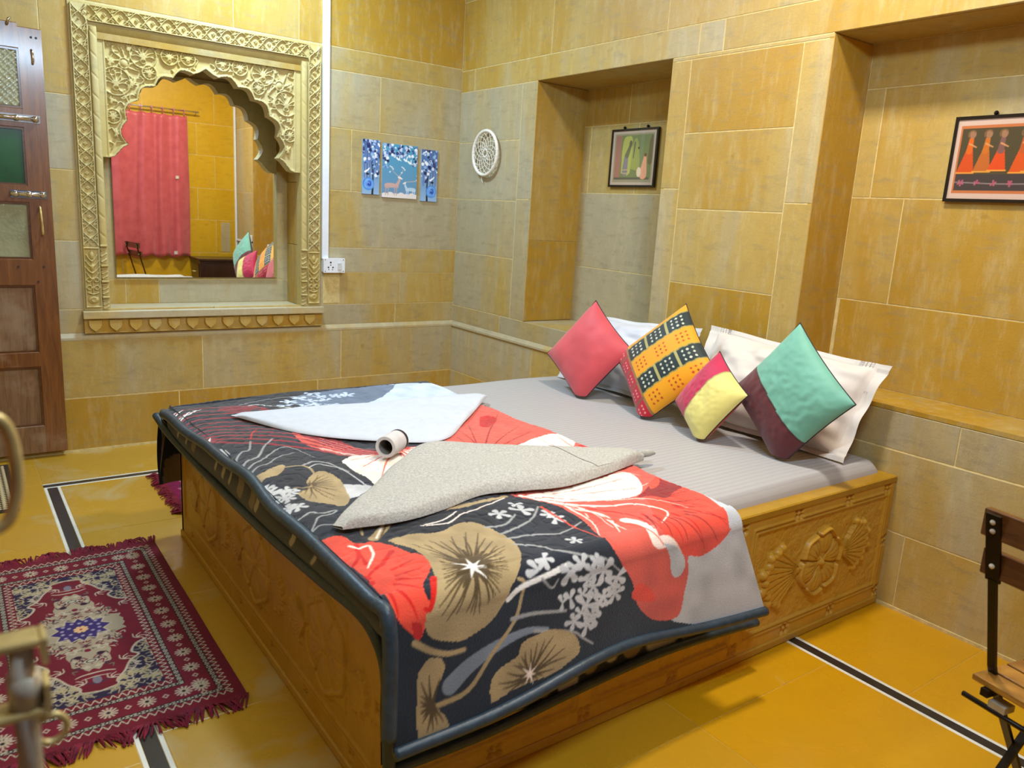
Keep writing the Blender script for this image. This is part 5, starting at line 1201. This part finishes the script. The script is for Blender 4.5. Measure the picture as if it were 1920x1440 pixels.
def mid(c):
    x0, x1, z0, z1 = c.x[0], c.x[-1], c.y[0], c.y[-1]; g = np.clip((c.Y-z0)/(z1-z0), 0, 1)[..., None]; c.c = np.array((112, 150, 186.))*(1-g)+np.array((76, 158, 196.))*g
    bokeh(c, x0, x1, z1-.075, z1, 110, 3); bokeh(c, x0, x0+.035, z1-.14, z1-.07, 16, 4); bokeh(c, x1-.03, x1, z1-.12, z1-.07, 10, 5)
    for px, pz in ((-.435, 1.632), (-.385, 1.628), (-.355, 1.615)): c.stroke([(px-.014, pz+.004), (px, pz-.006), (px+.004, pz+.018)], .012, .004, (238, 246, 250)); c.stroke([(px, pz), (px+.016, pz-.012)], .008, .003, (238, 246, 250))
    for k in range(7): c.disc((x0+.02+k*.037, z0+.008), .028, (236, 226, 222), ry=.020+.006*(k % 2))
    def deer(px, pz, s_, body, leg, fx=1):
        c.stroke([(px, pz), (px+.03*s_*fx, pz+.004*s_), (px+.07*s_*fx, pz)], .030*s_, .024*s_, body)
        c.stroke([(px+.065*s_*fx, pz), (px+.083*s_*fx, pz+.03*s_), (px+.086*s_*fx, pz+.05*s_)], .024*s_, .012*s_, body)
        c.stroke([(px+.082*s_*fx, pz+.056*s_), (px+.104*s_*fx, pz+.046*s_)], .014*s_, .007*s_, (246, 236, 228))
        for q in (-.004, .012, .056, .07): c.stroke([(px+q*s_*fx, pz-.006*s_), (px+(q-.003)*s_*fx, pz-.055*s_)], .008*s_, .004*s_, leg)
        for a in (-.5, .5):
            c.stroke([(px+.082*s_*fx, pz+.06*s_), (px+(.075+a*.06)*s_, pz+.085*s_), (px+(.07+a*.085)*s_, pz+.115*s_)], .004*s_, .003*s_, (188, 176, 176))
            for k in range(7): c.disc((px+(.07+a*.08+.012*math.cos(k*1.7))*s_, pz+(.10+.018*math.sin(k*2.3))*s_), .004*s_, (222, 226, 232))
    deer(-.515, 1.468, 1.0, (206, 170, 164), (190, 160, 160)); deer(-.325, 1.452, .75, (186, 212, 232), (210, 226, 240), -1)
g3 = None
board('narrow blue forest panel with a rose, left part of the deer picture', -.677, -.565, 1.410, 1.727, side(11, False), 1)
board('wide blue panel with two deer, middle part of the three-piece picture', -.546, -.308, 1.398, 1.716, mid, 2)
board('narrow blue forest panel with a rose, right part of the deer picture', -.278, -.162, 1.390, 1.704, side(31, True), 3)
# ------------------------------------------------------------------ dream catcher
dc = thing('dream_catcher', 'round white dream catcher ring with woven web hanging by the wall corner', 'dream catcher', (-.03, -.343, 1.695))
def dq(o): return keep(o, dc)
cy, cz, R0 = -.343, 1.695, .130; th = np.linspace(0, 2*math.pi, 49)[:-1]
dq(MB().tube([(-.028, cy+R0*math.cos(t), cz+R0*math.sin(t)) for t in th], .010, 10, closed=True).build('wrapped_ring', M['cord'], None, True))
webm = MB(); nn = 14; prev = [(R0-.006, 2*math.pi*k/nn) for k in range(nn)]
for lev in range(6):
    r2_ = (R0-.006)*(1-(lev+1)/6.9); off = math.pi/nn
    cur = [(r2_, a+off) for r, a in prev]
    for k in range(nn):
        for j in (0, -1):
            a, b = prev[k], cur[(k+j) % nn]
            webm.tube([(-.027, cy+a[0]*math.cos(a[1]), cz+a[0]*math.sin(a[1])), (-.027, cy+b[0]*math.cos(b[1]), cz+b[0]*math.sin(b[1]))], .0019, 5, cap=False)
    prev = cur
o = webm.build('woven_web', M['cord'], None, True); dq(o)
dq(MB().tube([(-.027, cy+.024*math.cos(t), cz+.024*math.sin(t)) for t in th[::3]], .003, 6, closed=True).build('centre_loop', M['cord'], None, True))
dq(MB().tube(catmull([(-.027, cy+.03, cz-R0), (-.018, cy+.04, cz-R0-.02), (-.012, cy+.035, cz-R0-.045)], 4), [.003]*9, 6).build('loose_cord', M['cord'], None, True))
dq(MB().tube(catmull([(-.027, cy+.125, cz+.05), (-.012, cy+.137, cz+.065), (-.002, cy+.135, cz+.055)], 4), [.003]*9, 6).build('hanging_cord', M['cord'], None, True))
# ------------------------------------------------------------------ framed miniatures
def framed(label, ya, yb, z0, z1, xw, paint, tilt=.0, rims=.011):
    f = thing('framed_picture', label, 'picture', (xw, (ya+yb)/2, (z0+z1)/2)); y0, y1 = min(ya, yb), max(ya, yb); x1 = xw-.002; x0 = xw-.018
    for a, b in (((x0, y0, z0), (x1, y0+rims, z1)), ((x0, y1-rims, z0), (x1, y1, z1)), ((x0, y0+rims, z0), (x1, y1-rims, z0+rims)), ((x0, y0+rims, z1-rims), (x1, y1-rims, z1))): keep(MB().box(a, b, 0).build('frame_rail', M['black_frame']), f)
    c = Canvas(0, y1-y0-2*rims, z0+rims, z1-rims, .002, (190, 170, 150)); paint(c)
    keep(gridmesh('painted_sheet', np.stack([np.full_like(c.X, x0+.005), y1-rims-c.X, c.Y], -1), M['glossprint'], None, c.c, None, True), f)
    for k in (.25, .75): keep(MB().lathe([(.007, 0), (.008, .006), (.004, .012)], (xw-.002, y0+(y1-y0)*k, z1+.008), (-1, 0, 0), 10).build('hanging_nail', M['iron']), f)
    return f
def mini1(c):
    w_ = c.x[-1]; z0, z1 = c.y[0], c.y[-1]; h_ = z1-z0; P_ = lambda u, v: (u*w_, z0+v*h_)
    c.c[:] = (186, 166, 146); c.poly([P_(.05, .05), P_(.95, .05), P_(.95, .95), P_(.05, .95)], (150, 140, 110), sm=1); c.poly([P_(.08, .13), P_(.92, .13), P_(.92, .92), P_(.08, .92)], (116, 126, 78), sm=1)
    c.poly([P_(.08, .13), P_(.21, .13), P_(.21, .92), P_(.08, .92)], (160, 112, 96), sm=1); c.poly([P_(.08, .10), P_(.9, .10), P_(.9, .14), P_(.08, .14)], (96, 92, 76), sm=1)
    c.poly([P_(.24, .22), P_(.45, .22), P_(.47, .82), P_(.36, .9), P_(.25, .8)], (172, 172, 88)); c.poly([P_(.45, .3), P_(.66, .3), P_(.6, .8), P_(.5, .8)], (150, 154, 82))
    c.stroke([P_(.33, .24), P_(.34, .42), P_(.35, .55)], .042, .03, (132, 124, 126)); c.stroke([P_(.36, .55), P_(.40, .66), P_(.42, .72)], .03, .02, (106, 108, 76)); c.disc(P_(.43, .76), .012, (96, 96, 66), ry=.018); c.stroke([P_(.51, .5), P_(.53, .78)], .006, .01, (96, 92, 70)); c.ring(P_(.34, .25), .03, .004, (190, 170, 120), ry=.01)
    c.stroke([P_(.76, .2), P_(.77, .35), P_(.78, .5)], .055, .022, (222, 158, 122)); c.disc(P_(.66, .24), .017, (220, 196, 166), ry=.026); c.disc(P_(.785, .55), .009, (120, 70, 50)); c.disc(P_(.62, .68), .006, (60, 66, 40)); c.poly([P_(.84, .4), P_(.93, .4), P_(.93, .9), P_(.86, .8)], (106, 96, 66))
def mini2(c):
    w_ = c.x[-1]; z0, z1 = c.y[0], c.y[-1]; h_ = z1-z0; P_ = lambda u, v: (u, z0+v*h_)
    c.c[:] = (200, 172, 156); c.poly([(.012, z0+.02), (w_-.012, z0+.02), (w_-.012, z1-.02), (.012, z1-.02)], (184, 108, 66), sm=1); c.poly([(.018, z0+.03), (w_-.018, z0+.03), (w_-.018, z1-.03), (.018, z1-.03)], (74, 66, 48), sm=1)
    c.poly([(.018, z0+.03), (w_-.018, z0+.03), (w_-.018, z0+.085), (.018, z0+.085)], (64, 56, 58), sm=1)
    c.stroke([(.02, z0+.058), (.2, z0+.052), (w_-.02, z0+.058)], .004, .004, (134, 118, 118))
    for k in range(9): c.flower((.04+k*.055, z0+.055), .009, (170, 84, 104), k)
    for k, (u, a, b) in enumerate(((.05, (206, 96, 36), (196, 74, 34)), (.105, (188, 104, 40), (178, 96, 44)), (.155, (120, 84, 80), (206, 72, 34)), (.225, (176, 84, 44), (200, 80, 34)), (.265, (200, 110, 40), (190, 88, 36)), (.32, (206, 86, 36), (196, 74, 34)), (.375, (180, 94, 60), (206, 72, 34)), (.43, (206, 96, 36), (188, 84, 40)))):
        s_ = .004*(k % 3)
        c.poly([(u-.032, z0+.088+s_), (u+.028, z0+.088+s_), (u+.014, z0+.17), (u-.008, z0+.17)], b, sm=1)
        c.stroke([(u-.032, z0+.09+s_), (u+.028, z0+.09+s_)], .004, .004, (214, 160, 70), sm=1); c.stroke([(u+.002, z0+.165), (u+.004, z0+.205)], .022, .016, a); c.disc((u+.006, z0+.222), .011, (150, 110, 84), ry=.014); c.ring((u+.004, z0+.222), .013, .004, (120, 88, 60), a0=40, a1=220)
        c.stroke([(u+.0, z0+.19), (u+.024, z0+.178)], .006, .004, (200, 140, 90))
framed('black framed green miniature of a standing and a kneeling figure in the left niche', -1.055, -1.412, 1.526, 1.836, ND1-.001, mini1)
framed('black framed painting of women in orange skirts in the right niche', -2.985, -3.50, 1.482, 1.778, ND2-.001, mini2)
# ------------------------------------------------------------------ folding slat chair
ch = thing('folding_chair', 'folding chair with black iron legs and brown wooden slats by the right wall', 'chair', (-.985, -4.035, 0)); ch.rotation_euler.z = math.radians(-11)
HW = .135
for s_ in (-1, 1):
    y = s_*HW
    m = MB().bar((-.181, y, .828), (-.142, y, .682), .030, .005, up=(1, 0, 0)).bar((-.143, y, .686), (-.085, y, .478), .0165, .008, up=(1, 0, 0)).bar((-.086, y, .482), (-.062, y, .425), .0165, .008, up=(1, 0, 0)).bar((-.063, y, .43), (.20, y, .004), .018, .008, up=(1, 0, 0))
    lb = m.build('back_leg_bar', M['iron'], ch)
    MB().bar((.17, y*.88, .43), (-.19, y*.88, .004), .017, .008, up=(1, 0, 0)).build('cross_leg_bar', M['iron'], ch)
    for z in (.812, .793, .716): MB().lathe([(.0055, 0), (.0055, .003), (.002, .006)], (-.189+(.862-z)*.26-.0025, y, z), (-1, 0, -.25), 10).build('bolt_head', M['steel'], lb)
def slat(a, b, nm, m_): MB().box(a, b, .002).build(nm, M[m_], ch)
slat((-.168, -.162, .775), (-.152, .162, .832), 'back_slat', 'chairback'); slat((-.147, -.162, .69), (-.131, .162, .745), 'back_slat', 'chairback')
for k in range(6): slat((-.12+k*.056, -.150, .448), (-.072+k*.056, .150, .463), 'seat_slat', 'chairwood')
for s_ in (-1, 1): MB().box((-.13, s_*.115-.008, .432), (.21, s_*.115+.008, .448), 0).build('seat_rail', M['iron'], ch)
MB().tube([(-.115, -.165, .405), (-.115, .165, .405)], .006, 8).build('cross_rod', M['iron'], ch, True)
MB().box((-.118, .075, .41), (-.085, .11, .426), .001).build('catch_plate', M['steel'], ch)
# ------------------------------------------------------------------ things seen only in the mirror
cb = thing('storage_chest', 'dark brown wooden chest against the wall, seen in the mirror beside the cushions', 'chest', (-.28, -4.03, 0))
def cq(o): return keep(o, cb)
cq(MB().box((-.515, -4.23, .03), (-.03, -3.86, .655), .004).build('chest_body', M['chest'])); cq(MB().box((-.53, -4.245, .655), (-.015, -3.845, .68), .004).build('chest_lid', M['chest']))
for z0, z1 in ((.07, .23), (.26, .42), (.45, .62)):
    df = cq(MB().box((-.523, -4.19, z0), (-.514, -3.90, z1), .002).build('drawer_front', M['chest'])); sub(MB().tube([(-.523, -4.08, (z0+z1)/2), (-.545, -4.07, (z0+z1)/2), (-.545, -4.02, (z0+z1)/2), (-.523, -4.01, (z0+z1)/2)], .005, 6).build('drawer_pull', M['brass']), df)
    cq(MB().box((-.48, -3.862, z0), (-.07, -3.852, z1), .002).build('side_panel', M['chest']))
cu = thing('window_curtain', 'pink satin curtain with tab loops hanging on a rod, seen in the mirror', 'curtain', (-.92, -4.14, .67))
n, k = 240, 40; u = np.linspace(0, 1, n); v = np.linspace(0, 1, k); Uu, Vv = np.meshgrid(u, v, indexing='ij')
x = -1.42+Uu*.905; am = (.014+.016*Vv)*(.7+.6*np.sin(Uu*17)**2)
Pc = np.stack([x+.006*np.sin(Vv*5+Uu*30), -4.205+am*np.sin(Uu*2*math.pi*4.5+.9*np.sin(Vv*2)+1.2*np.sin(Uu*9))+.008*np.sin(Uu*40+Vv*4)*Vv, 2.155-Vv*1.48-.012*np.abs(np.sin(Uu*math.pi*8))*(1-Vv)+.014*np.sin(Uu*2*math.pi*4.5+1.2*np.sin(Uu*9))*Vv], -1)
o = gridmesh('curtain_cloth', Pc, M['curtain']); so_ = o.modifiers.new('thick', 'SOLIDIFY'); so_.thickness = .002; keep(o, cu)
for j in range(9):
    xx = -1.40+j*.106; keep(MB().tube([(xx, -4.205+.012*math.cos(t), 2.2+.045*math.sin(t)-.01) if 0 else (xx+.0, -4.205+.017*math.cos(t), 2.19+.034*math.sin(t)) for t in np.linspace(0, 2*math.pi, 13)[:-1]], .010, 6, closed=True, sq=.3).build('tab_loop', M['curtain'], None, True), cu)
keep(MB().box((-.70, -4.182, .70), (-.665, -4.178, .735)).build('care_label', M['pillow']), cu); keep(MB().box((-.66, -4.182, 1.50), (-.63, -4.178, 1.53)).build('care_label', M['pillow']), cu)
rd = thing('curtain_rod', 'thin steel curtain rod on brackets above the pink curtain', 'curtain rod', (-.92, -4.2, 2.205))
keep(MB().tube([(-1.5, -4.205, 2.205), (-.40, -4.205, 2.205)], .008, 10).build('rod', M['chrome'], None, True), rd)
for x in (-.43, -1.45): keep(MB().tube([(x, -4.205, 2.20), (x, -4.23, 2.185), (x, -4.258, 2.17)], .006, 8).build('rod_bracket', M['chrome'], None, True), rd)
o = MB().box((-.022, YF+.001, .70), (-.004, YF+.02, CEIL-.002), .001).build('corner_conduit', M['white_plastic']); tag(o, 'white cable conduit in the room corner seen in the mirror', 'conduit')
o = MB().box((-.0155, -4.235, .865), (-.0045, -3.70, .885), .001).build('low_conduit', M['white_plastic']); tag(o, 'short horizontal white conduit low on the right wall seen in the mirror', 'conduit')
o = MB().box((-.03, -3.80, .80), (-.0045, -3.70, .95), .003).build('switch_box', M['white_plastic']); tag(o, 'white switch box on the right wall at the end of the low conduit', 'switch'); 
MB().box((-.034, -3.785, .87), (-.03, -3.745, .90), .001).build('rocker_switch', M['dark'], o)
# lamps (outside the picture)
t = thing('tube_light', 'white fluorescent batten above the opening behind the camera', 'lamp', (-1.95, YF+.05, 2.5))
keep(MB().box((-2.53, YF+.002, 2.51), (-1.37, YF+.05, 2.55), .002).build('batten', M['white_plastic']), t)
em, nt, b = mat('lamp_glow'); b.inputs['Emission Color'].default_value = (.85, .93, 1, 1); b.inputs['Emission Strength'].default_value = 3
keep(MB().tube([(-2.5, YF+.06, 2.492), (-1.4, YF+.06, 2.492)], .013, 12).build('lamp_tube', em, None, True), t)
for x, y in ((-.85, -2.95), (-1.45, -.62)):
    p = thing('ceiling_lamp_fitting', 'round ceiling lamp fitting, the %s one' % ('near' if y < -2 else 'far'), 'lamp', (x, y, 2.99)); keep(MB().lathe([(.17, 0), (.17, .02), (.13, .05)], (x, y, 2.945), (0, 0, 1)).build('lamp_base', M['white_plastic']), p)
# ------------------------------------------------------------------ shutter leaf with brass fittings beside the camera
lf = thing('shutter_leaf', 'open door leaf with brass handle and bolt at the left edge', 'door leaf', (-2.785, -3.9, 0))
def lq(o): return keep(o, lf)
lq(MB().box((-2.812, YF+.0, .02), (-2.778, -3.70, 1.98), .003).build('leaf_board', M['doorwood']))
def v3(x, y, z): return (x, y, z)
yb_ = -3.885
# vertical bolt
lq(MB().tube([(-2.737, yb_, 1.040), (-2.7355, yb_, .86)], .0078, 16).build('bolt_rod', M['steel'], None, True))
lq(MB().tube([(-2.736, yb_, .99), (-2.7365, yb_, 1.014)], [.0105, .0105], 16).build('bolt_sleeve', M['steel'], None, True))
for z, L in ((1.037, 0), (.984, 0)):
    lq(MB().box((-2.778, yb_-.011, z), (-2.726, yb_+.011, z+.006), .0015).build('bracket_arm', M['brass'])); lq(MB().box((-2.7255, yb_-.011, (z-.014 if z > 1 else z)), (-2.7215, yb_+.011, (z+.006 if z > 1 else z+.024)), .001).build('bracket_lip', M['brass']))
    lq(MB().box((-2.780, yb_-.013, z-.01), (-2.768, yb_+.013, z+.026), .001).build('bracket_plate', M['brass']))
lq(MB().tube([(-2.7225+.010*math.cos(t), yb_, .966+.011*math.sin(t)) for t in np.linspace(0, 2*math.pi, 17)[:-1]], .0025, 8, closed=True).build('bolt_ring', M['brass'], None, True))
# D handle
lq(MB().tube(catmull([(-2.778, yb_, 1.197), (-2.75, yb_, 1.199), (-2.738, yb_, 1.196), (-2.7325, yb_, 1.183), (-2.731, yb_, 1.163), (-2.7325, yb_, 1.143), (-2.738, yb_, 1.127), (-2.75, yb_, 1.121), (-2.778, yb_, 1.12)], 4), [.0042]*33, 10).build('d_handle', M['brass'], None, True))
for ob in list(C.objects):
    if ob.type == 'MESH' and ob.name.split('.')[0] in ('wall_left',): pass
